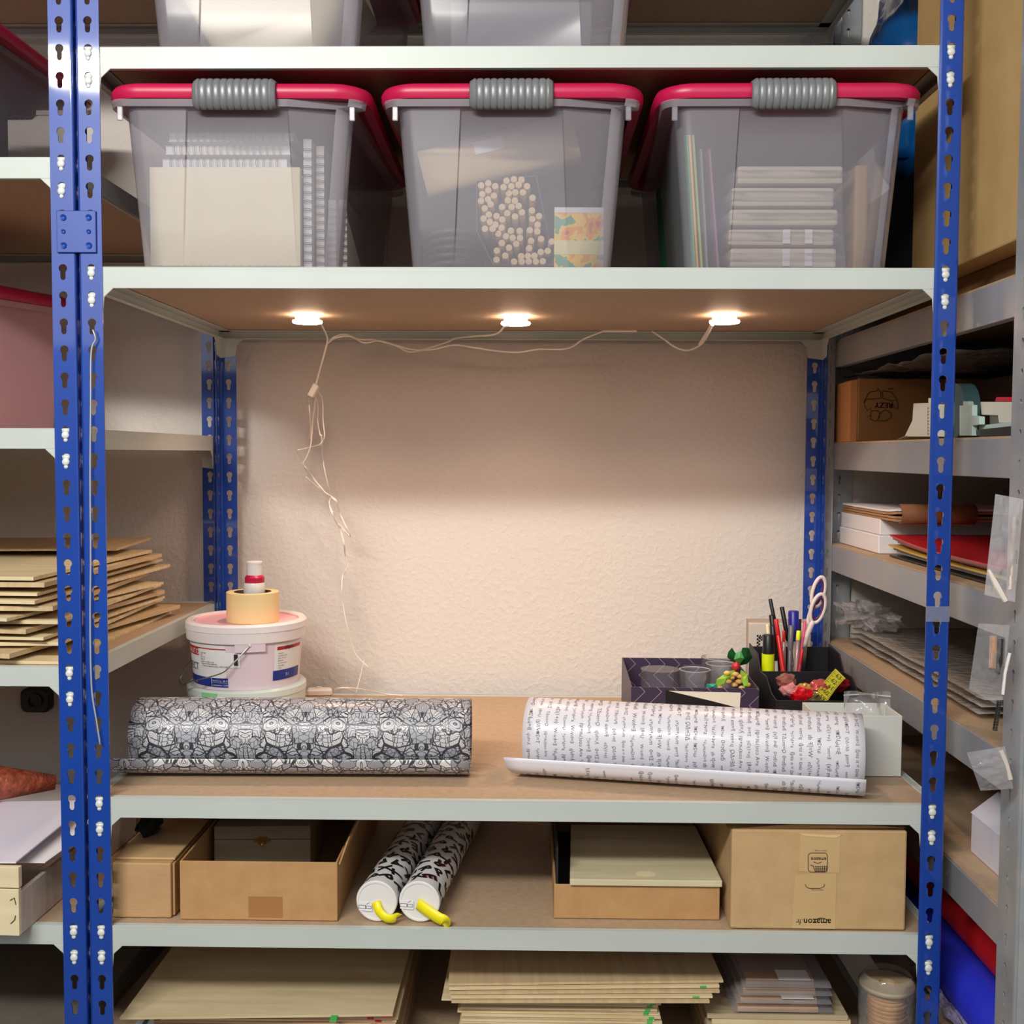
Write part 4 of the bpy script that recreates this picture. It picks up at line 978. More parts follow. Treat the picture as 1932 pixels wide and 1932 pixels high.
# corrugated box with ribbed kraft front
def ribbed():
    m = mat('ribbed_kraft', (196, 158, 114), .8, rgb2=(186, 148, 104), scale=20); n = N(m); b = n.n['Principled BSDF']
    tc = n.add('ShaderNodeTexCoord').outputs['Object']; s = n.add('ShaderNodeSeparateXYZ', None, i0=tc)
    wv = n.math('SINE', n.math('MULTIPLY', s.outputs[2], 2900.0))
    n.l.new(n.add('ShaderNodeBump', None, Strength=.16, Distance=.001, Height=wv).outputs[0], b.inputs['Normal']); return m
q = Q(323, 1733, z=ZC)
xr = q.x; qt = Q(323, 1625, y=q.y).z-ZC
t, hx, D = carton('corrugated_box', 'closed ribbed kraft box next to the double post on the shelf below the bench', -.596, xr, q.y, .62, zc_, qt-.004, ribbed(), 0)
MB().bx(-hx-.0005, hx+.003, .012, D-.02, qt-.0035, qt+.0003).build('lid_panel', CARD2, t, bevel=.001)
MB().bx(hx+.0006, hx+.004, .006, D-.02, .002, qt-.006).build('side_flap', CARD, t, bevel=.001)
mbk = MB(); pz_ = Q(216, 1575, y=.26); 
tg = thing('knit_glove', 'black crumpled glove lying on the ribbed kraft box beside the post', 'glove', (0, 0, 0))
crumple(mbk, (-.578, .14, ZC+qt+.020), .016, .035, .019, .4, 4); mbk.build('palm', mat('black_knit', (14, 14, 18), .9), tg, smooth=30)
MB().tube([(-.570, .125, ZC+qt+.012), (-.560, .120, ZC+qt+.014), (-.553, .118, ZC+qt+.019)], [.005, .0035, .0015], 8).build('finger', MATS['black_knit'], tg, smooth=True)
# open kraft box with the wooden casket
q0, q1 = Q(340, 1735, z=ZC), Q(638, 1735, z=ZC); ht = Q(500, 1627, y=q0.y).z-ZC
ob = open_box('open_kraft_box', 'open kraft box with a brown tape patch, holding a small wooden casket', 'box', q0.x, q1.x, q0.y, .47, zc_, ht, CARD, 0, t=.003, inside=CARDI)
tp0, tp1 = Q(469, 1692, y=q0.y), Q(533, 1733, y=q0.y); cx_ = (q0.x+q1.x)/2
MB().bx(tp0.x-cx_, tp1.x-cx_, -.0006, 0, tp1.z-ZC+.001, tp0.z-ZC).build('tape_patch', mat('brown_tape', (168, 118, 70), .5), ob)
ffl = MB().prism([(q1.x-cx_+.001, ht-.004), (q1.x-cx_+.0035, ht-.004), (q1.x-cx_+.0155, ht+.030), (q1.x-cx_+.013, ht+.030)], .004, .36, 'y').build('side_flap', CARD, ob)
wc = thing('wooden_casket', 'small wooden casket with a gold clasp inside the open kraft box', 'casket', (Q(495, 1600, y=.16).x, .16, zc_+.0035), R(3))
WG = mat('casket_wood', (150, 134, 110), .6, rgb2=(134, 118, 96), scale=6, stretch=(1, 1, 10))
w2 = (Q(585, 1600, y=.16).x-Q(405, 1600, y=.16).x)/2; zt2 = Q(495, 1585, y=.16).z-ZC-.004
MB().bx(-w2, w2, 0, .16, 0, zt2).build('casket_body', WG, wc, bevel=.0015)
MB().bx(-w2, w2, .001, .16, zt2+.0006, zt2+.022).build('lid', WG, wc, bevel=.0015)
gold = mat('gold_clasp', (206, 168, 84), .3, metal=.9); cl = MB()
for k in range(7):
    a = PI*k/6; cl.ball((.011*math.cos(a), -.001, zt2-.002+.006*math.sin(a)), .0024, 8, 5)
cl.ball((0, -.0015, zt2-.007), .0032, 10, 6); cl.bx(-.007, .007, -.0016, 0, zt2-.006, zt2+.006); cl.build('clasp', gold, wc, smooth=30)
# two printed tubes
TW = mat('tube_white', (226, 226, 226), .4)
LET = list('PARTYPAPERARTZVXFEKL')
def tube(label, cap, far, r, seed):
    a = Q(cap[0], cap[1], z=ZC+r+.001); 
    a = Q(cap[0], cap[1], y=.026); a.z = ZC+r+.0012
    b = Q(far[0], far[1], z=ZC+r+.001); d = V((b.x-a.x, b.y-a.y, 0)).normalized()
    t = thing('poster_tube', label, 'tube', tuple(a), -math.atan2(d.x, d.y), 'white letter printed tubes')
    RX = M.Rotation(-PI/2, 4, 'X'); L = .56
    MB().lathe([(r, .006), (r, L)], 48, RX, (True, True)).build('tube_wall', TW, t, smooth=40)
    MB().lathe([(.0005, .0012), (r-.0035, .0012), (r-.003, 0), (r-.0005, 0), (r+.0007, .0012), (r+.0007, .008)], 48, RX, (True, False)).build('end_cap', WHITE, t, smooth=40)
    random.seed(seed); mb = MB(); mg = MB()
    for row in range(10):
        for c_ in range(6):
            ch = random.choice(LET); an = R(-115+c_*46+(row%2)*20+random.uniform(-4, 4)); yy_ = .024+row*.029+random.uniform(-.003, .003); ro = R(random.choice((20, -35, 140, -60, 95, 200))+random.uniform(-10, 10)); sz = random.uniform(.026, .030)
            def fm(u, v, an=an, yy_=yy_, ro=ro, off=.0007, sh=0):
                u -= .3*sz; v -= .35*sz; uu = u*math.cos(ro)-v*math.sin(ro)+sh; vv = u*math.sin(ro)+v*math.cos(ro)+sh
                th = an+uu/r; rr = r+off; return (rr*math.sin(th), yy_+vv, rr*math.cos(th))
            write_on(mb, ch, sz, fm, .045)
            if random.random() < .18: write_on(mg, ch, sz, lambda u, v: fm(u, v, off=.0005, sh=.0016), .045)
    mb.build('printed_letters', mat('letter_black', (20, 20, 20), .4), t); mg.build('coloured_edges', mat('letter_green' if seed == 1 else 'letter_plum', (110, 180, 90) if seed == 1 else (170, 60, 110), .4), t)
    return t
RT_ = .0300
t1 = tube('white letter printed tube, the one touching the open kraft box side', (710, 1709), (797, 1560), RT_, 1)
t2 = tube('white letter printed tube with its yellow strap hanging over the beam', (791, 1711), (868, 1560), RT_, 5)
YS = mat('yellow_strap', (250, 236, 20), .4)
def strap(par, pts, w_):
    P_ = catmull([Q(a, b, y=y) for a, b, y in pts], 6); mb = MB(); inv = par.matrix_basis.inverted()
    def fn(u, v):
        i = min(int(round(u*(len(P_)-1))), len(P_)-1); d = (P_[min(i+1, len(P_)-1)]-P_[max(i-1, 0)]).normalized(); s_ = V((-d.z, 0, d.x)); 
        if s_.length < .1: s_ = V((1, 0, 0))
        s_.normalize(); return tuple(inv @ (P_[i]+s_*w_*(v-.5)))
    mb.grid(fn, len(P_)-1, 2); return mb.build('strap', YS, par, smooth=True, solid=.0012)
bpy.context.view_layer.update()
strap(t1, [(709, 1701, .024), (713, 1714, .019), (719, 1724, .013), (730, 1732, .010), (741, 1733, .012), (748, 1730, .018), (752, 1729, .026)], .0125)
strap(t2, [(788, 1705, .024), (798, 1712, .018), (814, 1723, .011), (828, 1732, .007), (837, 1736, .006), (840, 1740, .010), (834, 1744, .014)], .0165)
for par, cx0, cy0 in ((t1, 676, 1711), (t2, 754, 1708)):
    inv = par.matrix_basis.inverted(); mb = MB()
    lb_ = MB(); A = [Q(cx0+u, cy0+v, y=.0252) for u, v in ((0, -8), (26, -7), (26, 9), (0, 8))]
    base = [inv @ p for p in A]; yq = -.0006
    lb_.prism([(p.x, p.z) for p in base], yq-.0002, yq, 'y').build('cap_label', PAPER, par)
    for (x0, y0, x1, y1) in ((0, -2, 13, 4), (14, -1, 24, 4)):
        for a, b in (((x0, y0), (x1, y0)), ((x1, y0), (x1, y1)), ((x1, y1), (x0, y1)), ((x0, y1), (x0, y0))):
            p, q_ = [inv @ Q(cx0+u, cy0+v, y=.0252) for u, v in (a, b)]; mb.tube([(p.x, yq-.0004, p.z), (q_.x, yq-.0004, q_.z)], .0003, 4)
    p, q_ = [inv @ Q(cx0+u, cy0+v, y=.0252) for u, v in ((15, -4), (21, -8))]; mb.tube([(p.x, yq-.0004, p.z), (q_.x, yq-.0004, q_.z)], .0003, 4)
    mb.build('cap_diagram', INK, par)
# open low box with a wooden board on it
q0, q1 = Q(1045, 1733, z=ZC), Q(1357, 1736, z=ZC); ht = Q(1200, 1671, y=q0.y).z-ZC
lo = open_box('low_kraft_box', 'low open kraft box carrying a pale wooden board', 'box', q0.x, q1.x, q0.y, .42, zc_, ht, CARD, 0, t=.003, inside=DARK)  # dark base colour carries the shade inside the open box
dk = MB().bx(-(q1.x-q0.x)/2+.0035, -(q1.x-q0.x)/2+.006, .004, .36, .004, ht+.055).build('inner_shade_sheet', mat('painted_inner_shade', (26, 24, 30), .7), lo)  # near-black upright sheet standing in for the dark inside the box
pa, pb_, pc, pd = Q(1075, 1665, y=q0.y-.004), Q(1361, 1665, y=q0.y-.004), Q(1328, 1594, y=.29), Q(1072, 1592, y=.29)
zb_2 = ZC+ht+.0015
wbd = thing('wooden_board', 'pale wooden board with a knot lying across the low kraft box', 'board', (0, 0, 0))
mb = MB(); th = .0095
y2 = .285; 
def brd(x, y): return [(x, y, zb_2), (x, y, zb_2+th)]
c4 = [(pa.x, q0.y-.006), (pb_.x+.001, q0.y-.006), (pb_.x-.003, y2), (pa.x+.010, y2)]
mb.prism(c4, zb_2, zb_2+th, 'z'); mb.build('plank', mat('pale_board', (222, 212, 178), .6, rgb2=(204, 192, 156), scale=5, stretch=(1, 8, 1)), wbd, bevel=.001)
kn = Q(1218, 1649, z=zb_2+th); MB().lathe([(.0003, 0), (.012, 0), (.0125, .0003), (.0003, .0004)], 24, M.Translation((kn.x, kn.y, zb_2+th)) @ M.Diagonal((1.2, .9, 1, 1))).build('knot', mat('knot_wood', (236, 222, 180), .6), wbd)
# online-shop carton
q0, q1 = Q(1378, 1753, z=ZC), Q(1708, 1757, z=ZC); H_ = Q(1540, 1567, y=q0.y).z-ZC
ac, hx, D = carton('shipping_carton', 'kraft shipping carton with upside down printed tape on its front', q0.x, q1.x, q0.y, .44, zc_, H_, CARD2, 0, .003)
xm = (q0.x+q1.x)/2
def ap(px, py): p = Q(px, py, y=q0.y-.001); return (p.x-xm, p.z-ZC)
MB().prism([ap(1375, 1567), ap(1712, 1565), ap(1640, 1560), ap(1500, 1558)], .004, .05, 'y').build('top_flap', CARD, ac)
TP = mat('kraft_tape', (206, 174, 124), .45)
for pts in (((1509, 1572), (1586, 1574), (1584, 1648), (1508, 1645)), ((1500, 1652), (1578, 1650), (1576, 1754), (1494, 1752))):
    MB().prism([ap(*p) for p in pts], -.0006, 0, 'y').build('tape_strip', TP, ac)
MB().prism([ap(*p) for p in ((1505, 1573), (1560, 1577), (1588, 1576), (1577, 1582), (1552, 1580), (1520, 1578))], -.0012, -.0006, 'y').build('torn_edge', mat('torn_tape', (222, 196, 146), .7), ac)
pr = MB()
def upside(mb, txt, px, py, h_px, bold=0):
    """write upside down: the reading start is at the right"""
    s_ = h_px*.00077
    x_, z_ = ap(px, py)
    for o_ in ((0, 0), (.0002, 0), (0, .0002), (.0002, .0002))[:1+3*bold]:
        write_on(mb, txt, s_, lambda u, v: (x_-u+o_[0], -.0009, z_-v+o_[1]))
upside(pr, 'amazon', 1568, 1735, 17, 1); upside(pr, '.fr', 1515, 1735, 15)
def arcw(mb, pts, r_=.0006): mb.tube([(ap(a, b)[0], -.0009, ap(a, b)[1]) for a, b in pts], r_, 5)
arcw(pr, [(1562, 1738), (1556, 1734), (1548, 1733), (1541, 1735), (1536, 1738)], .0007); arcw(pr, [(1534, 1734), (1538, 1739), (1541, 1740)], .0006)
pr.build('printed_word', mat('print_brown_black', (64, 52, 42), .6), ac); pr = MB()
# app icon: rounded frame, word, smile, trolley
fr = [(1525+18*u, 1628+18*v) for u, v in rrect(1, 1, .32, 4)]
fr = [(1543+18*u, 1628+18*v) for u, v in rrect(1, 1, .32, 4)]; arcw(pr, fr+[fr[0]], .0005)
upside(pr, 'amazon', 1559, 1619, 9.5, 1); arcw(pr, [(1550, 1627), (1543, 1630), (1535, 1627)], .0005)
arcw(pr, [(1529, 1633), (1534, 1634), (1538, 1645), (1558, 1645)], .0006)
for k in range(4): arcw(pr, [(1537+k*.6, 1636+k*3), (1560, 1636+k*3)], .00045)
for k in range(6): arcw(pr, [(1539+k*4, 1634), (1540+k*4, 1646)], .00045)
pr.build('printed_icon', MATS['print_brown_black'], ac); pr = MB()
upside(pr, 'amazon.com/app', 1560, 1605, 3.4); pr.build('printed_line', MATS['print_brown_black'], ac); pr = MB(); upside(pr, 'amazon.com/app', 1554, 1679, 3.4)
pr.build('printed_line', MATS['print_brown_black'], ac); pr = MB(); arcw(pr, [(1519, 1669), (1521, 1674), (1527, 1677), (1547, 1677), (1554, 1674), (1556, 1669)], .0005)
pr.build('printed_arc', MATS['print_brown_black'], ac)

# ------------------------------------------------------------------ plywood on the lowest shelf
def sheet(label, x0, x1, y0, y1, z, th, m, rz=0, group=None, name='plywood_sheet', cat='plywood sheet', tilt=0):
    cx, cy = (x0+x1)/2, (y0+y1)/2
    o = MB().bx(-(x1-x0)/2, (x1-x0)/2, -(y1-y0)/2, (y1-y0)/2, 0, th).build(name, m, loc=(cx, cy, z), rot=(0, tilt, rz))
    return tag(o, label, cat, group)
random.seed(21)
zD = ZD+.0006
PGRN = mat('green_paint_mark', (80, 190, 90), .6); PRED = mat('red_paint_mark', (206, 50, 50), .6)
def mark(par, m, x, w_, h, off=.0005):
    d = par.dimensions; MB().bx(x-w_/2, x+w_/2, par_y(par)-off, par_y(par)+.0004, .0003, h).build('paint_mark', m, par)
def par_y(par): return min(v.co.y for v in par.data.vertices)
# first stack
zTop = .6055; n1 = 24; dz = (zTop-zD-.012)/n1
for i in range(n1):
    last = i == n1-1
    xa_, xb_ = -.545+random.uniform(-.006, .006), -.182+random.uniform(-.008, .006)
    if i < n1-6: xb_ += .002
    m_ = (PLY, PLYE, mat('reddish_ply', (206, 172, 146), .65, rgb2=(190, 156, 130), scale=6))[i % 3]
    o = sheet('thin plywood sheet in the stack marked with red paint on the lowest shelf', xa_+.0, xb_, .060+random.uniform(0, .012), .60, zD+i*dz, dz*.82, m_, R(random.uniform(-.6, .6)), 'plywood stack with red marks')
    if 8 < i: mark(o, PRED, .150+.004*math.sin(i), .010, dz*.8)
tq = [Q(226, 1916, z=zTop), Q(740, 1912, z=zTop)]
zz = zTop-.0065
big = thing('plywood_sheet', 'large pale plywood sheet on top of the red marked stack, reaching to the shelf front', 'plywood sheet', (0, 0, 0))
P4 = [(tq[0].x, max(.012, tq[0].y)), (tq[1].x, tq[1].y+.004), (tq[1].x+.004, .56), (tq[0].x+.004, .56)]
MB().prism(P4, zz, zz+.0035, 'z').build('panel', mat('large_birch_panel', (222, 204, 166), .6, rgb2=(206, 186, 146), scale=5, stretch=(1, 9, 1)), big)
MB().bx(tq[1].x-.092, tq[1].x-.082, min(P4[0][1], P4[1][1])+.0005, P4[1][1]+.0006, zz+.0004, zz+.003).build('paint_mark', PGRN, big)
MB().bx(tq[1].x-.018, tq[1].x-.004, P4[1][1]-.001, P4[1][1]+.0006, zz-.0006, zz+.0002).build('paint_mark', PRED, big)
# second stack
z2 = Q(1100, 1880, y=.075).z; n2 = 34; dz = (z2-zD)/n2
for i in range(n2):
    y0 = .070+random.uniform(0, .007)
    o = sheet('thin plywood sheet in the stack marked with green paint on the lowest shelf', Q(868, 1900, y=y0).x+random.uniform(-.004, .004), Q(1243, 1900, y=y0).x+random.uniform(-.006, .006), y0, .52, zD+i*dz, dz*.80, (PLY, PLYE, PLY)[i % 3], R(random.uniform(-.5, .5)), 'plywood stack with green marks')
    if i > 14: mark(o, PGRN, .136+.003*math.sin(i*1.3)+.0015*math.sin(i*4.1), .0085, dz*.82)
for j in range(5):
    y0 = .048+.004*j; xl = Q(848-3*j, 1870, y=y0).x; xr_ = Q((1336, 1340, 1352, 1350, 1356)[j], 1860, y=y0).x
    o = sheet(['wide plywood sheet, lowest of the five resting across the green marked stack', 'wide plywood sheet, second of the five across the green marked stack', 'wide plywood sheet in the middle of the five across the green marked stack', 'wide plywood sheet, second from the top above the green marked stack', 'wide plywood sheet lying topmost above the green marked stack'][j], xl, xr_, y0, .50, z2+.0030+j*.0054, .0036, (PLYE, PLY)[j % 2], R(.8+.35*j), 'wide plywood sheets', tilt=R(-.35))
    if j in (1, 3): mark(o, PGRN, .168+.012*j/3, .010, .003)
sheet('plywood sheet jutting out under the wide sheets towards the first stack', Q(838, 1870, y=.06).x, Q(900, 1870, y=.06).x+.05, .055, .48, z2+.0004, .0020, PLY, R(-1), None)
# third stack with film-wrapped blanks
x0, x1 = Q(1338, 1925, y=.09).x, Q(1606, 1915, y=.09).x
z3 = Q(1450, 1912, y=.09).z
n3 = 12; dz = (z3-zD)/n3
for i in range(n3):
    sheet('pale plywood sheet in the stack under the film wrapped wood blanks', x0+random.uniform(-.004, .004), x1+random.uniform(-.006, .004), .085+random.uniform(0, .01), .50, zD+i*dz, dz*.88, (PLY, PLYG)[i % 2], R(random.uniform(-.8, .8)), 'plywood stack under the wrapped blanks')
for k in range(4):
    zz = z3+.0015+k*.0128
    xa_, xb_ = Q(1392+6*k, 1880, y=.09).x, Q(1545-2*k, 1880, y=.09).x
    t = thing('wrapped_blanks', ['film wrapped wood blanks, lowest of four packets beside the spool', 'film wrapped wood blanks with a white label, second of four packets', 'film wrapped wood blanks, third of four packets', 'film wrapped wood blanks on top of the packets, label facing up'][k], 'packet', (0, 0, 0), 0, 'film wrapped wood blanks')
    MB().bx(xa_, xb_, .090+.004*k, .36, zz, zz+.0085).build('blanks', mat('rosy_wood', (200, 168, 140), .6, rgb2=(184, 150, 122), scale=8), t, bevel=.001)
    mb = MB(); random.seed(40+k)
    def fr2(x, s_): return [(x+random.uniform(-.002, .002), .225+.142*math.cos(a), zz+.0045+.0062*s_*math.sin(a)+random.uniform(-.0003, .0003)) for a in [2*PI*i/14 for i in range(14)]]
    mb.loft([fr2(xa_-.008, .3)]+[fr2(xa_+(xb_-xa_)*i/7, .95) for i in range(8)]+[fr2(xb_+.022, .3)]); mb.build('film', FILM2, t, smooth=50)
    if k in (1, 3): MB().bx(xb_-.055, xb_-.006, .085+.004*k, .13, zz+.0095, zz+.0100).build('paper_label', PAPER, t)
# spool in a clear bag
sp = Q(1672, 1846, z=.652)
spx, spy = sp.x-.002, max(.062, min(sp.y, .075))
sp = thing('ribbon_spool', 'wooden ribbon spool standing in a clear bag beside the blue post', 'spool', (spx, spy, zD))
hs = .652-zD; SW_ = mat('spool_wood', (196, 176, 140), .6, rgb2=(180, 158, 122), scale=20)
MB().lathe([(.012, hs-.006), (.040, hs-.006), (.041, hs-.003), (.040, hs), (.012, hs), (.012, hs-.03)], 44, caps=(False, False)).build('top_flange', SW_, sp, smooth=35)
MB().lathe([(.0005, 0), (.040, 0), (.040, .006), (.0005, .006)], 44).build('bottom_flange', SW_, sp, smooth=35)
MB().lathe([(.012, hs-.028), (.0005, hs-.028)], 24, caps=(False, False)).build('core', mat('core_dark', (70, 52, 36), .8), sp)
pf = []; z = .0075; k = 0
while z < hs-.010:
    pf += [(.0255, z), (.0285+.0008*math.sin(k*2.1), z+.0012), (.0290+.0008*math.sin(k*2.1), z+.0042), (.0262, z+.0058)]; z += .0064; k += 1
MB().lathe(pf, 40).build('wound_rings', mat('ring_wood', (212, 164, 104), .6, rgb2=(190, 138, 82), scale=60), sp, smooth=50)
mb = MB(); random.seed(9); rings = []
for j in range(13):
    f = j/12; z = .004+(hs+.010)*f; rings.append([((.0425+.0022*noise.noise(V((math.cos(a)*2, math.sin(a)*2, f*6))))*math.cos(a)*(1 if f < .99 else .8), (.0425+.003*noise.noise(V((math.cos(a)*2+4, math.sin(a)*2, f*6))))*math.sin(a)*(1 if f < .99 else .8), z) for a in [2*PI*i/28 for i in range(28)]])
mb.loft(rings, (False, False)); mb.build('clear_bag', FILM, sp, smooth=60)

# ------------------------------------------------------------------ side rack beside the workbench
random.seed(5); zs = LV(5)+.0008
for i in range(12):
    w_, d_ = random.uniform(.34, .46), random.uniform(.46, .54)
    rz = R(random.uniform(-9, 3)) if i < 10 else R(random.uniform(-4, 3))
    xr_ = -.668-.018*abs(math.sin(i*1.9))-.0035*i*.4; y0 = .02+.018*abs(math.sin(i*2.7))
    th = (.0045, .0070, .0055)[i % 3]
    o = sheet('plywood offcut in the loose fanned stack on the side rack shelf', xr_-w_, xr_, y0, y0+d_, zs+i*.0110, th, (PLY, PLYE, PLY)[i % 3], rz, 'fanned plywood offcuts', tilt=R(random.uniform(-.35, .35)))
sheet('darker plywood offcut lying at the back on top of the fanned stack', -1.10, -.72, .34, .60, zs+12*.0110+.004, .004, PLYE, R(6), None)
# crate with papers
zcr = ZC+.0008
cr = thing('wooden_crate', 'whitewashed wooden crate holding papers, sticking out of the side rack', 'crate', (-.705, -.038, zcr), R(-2))
WC1 = mat('crate_pale_wood', (236, 222, 186), .6, rgb2=(222, 206, 166), scale=5, stretch=(1, 1, 8)); WC2 = mat('crate_white_wash', (206, 194, 188), .65, rgb2=(186, 172, 166), scale=7, stretch=(1, 8, 1))
MB().bx(-.34, 0, 0, .008, .0, .068).build('front_board', WC1, cr, bevel=.0008); MB().bx(-.34, .001, -.001, .009, .070, .100).build('front_rail', WC1, cr, bevel=.0008)
MB().bx(-.007, 0, .009, .42, .0, .062).build('side_board', WC2, cr, bevel=.0008); MB().bx(-.34, -.333, .009, .42, .0, .062).build('side_board', WC2, cr, bevel=.0008)
MB().bx(-.34, 0, .421, .429, 0, .09).build('back_board', WC2, cr, bevel=.0008); MB().bx(-.332, -.008, .009, .42, .0, .006).build('base', WC2, cr)
mb = MB()
for pts in ([(-.012, .052), (-.006, .056), (-.004, .046)], [(-.012, .018), (-.006, .024), (-.005, .030)]): mb.tube([(x, -.0006, z) for x, z in pts], .0006, 5)
mb.build('pen_marks', INK, cr)
def sheetq(label, c4, z, th, m, name='paper_sheet', cat='paper', tiltz=0):
    o = MB().add([(x, y, z+th*k+(tiltz*(y-c4[0][1]))) for k in (0, 1) for x, y in c4], [(3, 2, 1, 0), (4, 5, 6, 7), (0, 1, 5, 4), (1, 2, 6, 5), (2, 3, 7, 6), (3, 0, 4, 7)]).build(name, m)
    return tag(o, label, cat)
zpp = zcr+.1025
sheetq('lilac white paper sheet lying on top of the whitewashed crate', [(-.95, -.035), (-.712, -.030), (-.700, .215), (-.93, .20)], zpp, .0022, mat('lilac_paper', (226, 220, 234), .6), tiltz=.05)
sheetq('white envelope poking out from beneath the lilac sheet on the crate', [(-.90, .02), (-.690, .015), (-.664, .21), (-.84, .25)], zpp-.016, .0014, PAPER, 'envelope', 'envelope', .04)
sn = MB().tube([(-1.10, .10, zcr+.150), (-.95, .16, zcr+.152), (-.85, .21, zcr+.146), (-.775, .25, zcr+.136)], [.030, .032, .028, .012], 20)
snm = mat('reddish_crinkle', (168, 84, 58), .4, rgb2=(120, 52, 34), scale=70, bump=.8, bscale=120)
tag(sn.build('crinkled_pouch', snm, smooth=True), 'reddish brown crinkled pouch lying behind the papers on the crate', 'pouch')
p_ = Q(101, 1546, y=.405); carton('small_cream_box', 'small cream wooden block box standing behind the crate beside the post', p_.x-.012, p_.x+.030, .405, .47, ZC+.0008, p_.z-ZC+.012, mat('block_cream', (232, 214, 160), .6))
tg = MB().tube(catmull([Q(58, 1532, y=.30), Q(70, 1545, y=.28), Q(90, 1552, y=.27), Q(118, 1554, y=.27), Q(150, 1548, y=.29)], 6), .0035, 8); tag(tg.build('black_cable', BLACK, smooth=True), 'black cable arching over the crate behind the blue post', 'cable')
sk = thing('wall_socket', 'black wall socket with loose wires low on the wall behind the side rack', 'socket', (Q(74, 1318, y=YW).x, YW-.0005, Q(74, 1318, y=YW).z))
MB().loft([[(x, y, z) for x, z in rrect(h_, h_*.8, .014, 5)] for y, h_ in ((-.0002, .032), (-.018, .032), (-.022, .028))]).build('socket_body', mat('socket_black', (28, 26, 28), .4), sk, smooth=35)
MB().lathe([(.017, 0), (.017, .004), (.012, .004), (.012, 0)], 24, M.Translation((0, -.022, 0)) @ M.Rotation(PI/2, 4, 'X'), (False, False)).build('socket_ring', BLACK, sk)
for k in range(4):
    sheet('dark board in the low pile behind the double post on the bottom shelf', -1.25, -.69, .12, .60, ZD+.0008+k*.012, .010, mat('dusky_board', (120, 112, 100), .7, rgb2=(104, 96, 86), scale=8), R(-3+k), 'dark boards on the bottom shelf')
# ------------------------------------------------------------------ galvanised rack along the right wall: contents
def gl(i): return GL[i]+.0006
big = thing('large_carton', 'large plain kraft carton high on the galvanised rack, behind the blue post', 'box', (0, 0, 0))
BK = mat('golden_kraft', (206, 170, 112), .8, rgb2=(196, 158, 102), scale=12)
zq = gl(0)+.0505
MB().bx(.661, 1.07, -.092, .318, zq, 2.44).build('carton', BK, big, bevel=.003)
carton('flat_carton', 'flat dark kraft carton lying under the large carton', .705, 1.07, -.07, .62, gl(0), .050, mat('shade_brown_kraft', (140, 104, 64), .8, rgb2=(128, 92, 56), scale=14))  # browned darker for the shade beneath the large carton
carton('black_crate', 'dark crate standing in the corner behind the large carton', .672, 1.05, .345, .70, gl(0)+.0506, .20, mat('near_black', (30, 30, 36), .7))
mb = MB(); crumple(mb, (.722, .50, 2.135), .082, .10, .20, .16, 3, 4)
tag(mb.build('blue_sack', mat('blue_foil', (8, 78, 140), .22, coat=.6, bump=.5, bscale=14), smooth=True), 'shiny blue plastic sack standing on the dark crate in the corner', 'sack')
# carton with recycling print
rc = thing('rezy_carton', 'kraft carton with an upside down recycling print on the second galvanised shelf', 'box', (0, 0, 0))
yr = .585; xl = Q(1619, 770, y=yr).x; zt_r = Q(1640, 714, y=yr).z
MB().bx(xl, 1.06, yr, .735, gl(1), zt_r).build('carton', mat('shaded_kraft_front', (172, 126, 78), .8, rgb2=(160, 116, 70), scale=14), rc, bevel=.002)  # front coloured darker for the shade on this face
MB().prism([(xl-.0008, yr+.004), (xl-.0008, .735), (xl-.006, .735), (xl-.013, yr+.006)], gl(1), zt_r-.004, 'z').build('side_flap', mat('lamplit_kraft', (206, 146, 92), .7), rc)  # side face coloured orange for the puck lamplight falling on it
pr = MB()
def rp(px, py): p = Q(px, py, y=yr-.001); return p
def wln(pts, r_=.0007): pr.tube([(rp(a, b).x, yr-.0006, rp(a, b).z) for a, b in pts], r_, 5)
S_ = lambda a, b: (1540+a/4.93, 640+b/4.93)
for P_ in ([(445, 600), (480, 510), (500, 490), (570, 480), (570, 455), (600, 495), (600, 550), (450, 560), (445, 600)],
           [(615, 490), (620, 550), (700, 575), (750, 560), (700, 490), (615, 480)], [(445, 610), (475, 665), (510, 640)],
           [(700, 580), (735, 650), (755, 655), (760, 600), (745, 560)], [(480, 720), (510, 710), (500, 740), (540, 758), (650, 758), (690, 730), (700, 690), (640, 655), (590, 690), (585, 740)],
           [(505, 720), (510, 665), (580, 665), (590, 700), (570, 750)]):
    wln([S_(*p) for p in P_])
def up_txt(txt, a, b, h):
    p = rp(*S_(a, b)); s_ = h*(1.58+yr)/FPX/4.93/.73
    for o_ in (0, .0005, .001): write_on(pr, txt, s_, lambda u, v: (p.x-u+o_, yr-.0007, p.z-v))
up_txt('REZY', 712, 590, 52); up_txt('33-0182', 720, 455, 12)
pr.build('recycling_print', mat('print_dark', (66, 46, 30), .7), rc)
def crinkle(label, x0, x1, y0, y1, z0, amp, seed, m, name='film_wrap', nx=22, ny=26, cat='plastic film'):
    def fn(u, v):
        x, y = x0+(x1-x0)*u, y0+(y1-y0)*v
        return (x, y, z0+amp*(noise.noise(V((u*5, v*7, seed)))+.5*noise.noise(V((u*13, v*15, seed+3)))))
    o = MB().grid(fn, nx, ny).build(name, m, smooth=25, solid=.0005); return tag(o, label, cat)
DF = veil('grey_film', (150, 150, 160), .35, .15, bump=.6, bscale=30)  # film tinted an even grey
crinkle('crumpled clear film stuffed above the recycling carton', .66, 1.04, .12, .73, zt_r+.012, .010, 2, DF)
carton('dark_back_carton', 'dark brown carton at the far side of the second galvanised shelf', .86, 1.07, -.12, .56, gl(1), .115, mat('dark_brown', (58, 44, 36), .8))
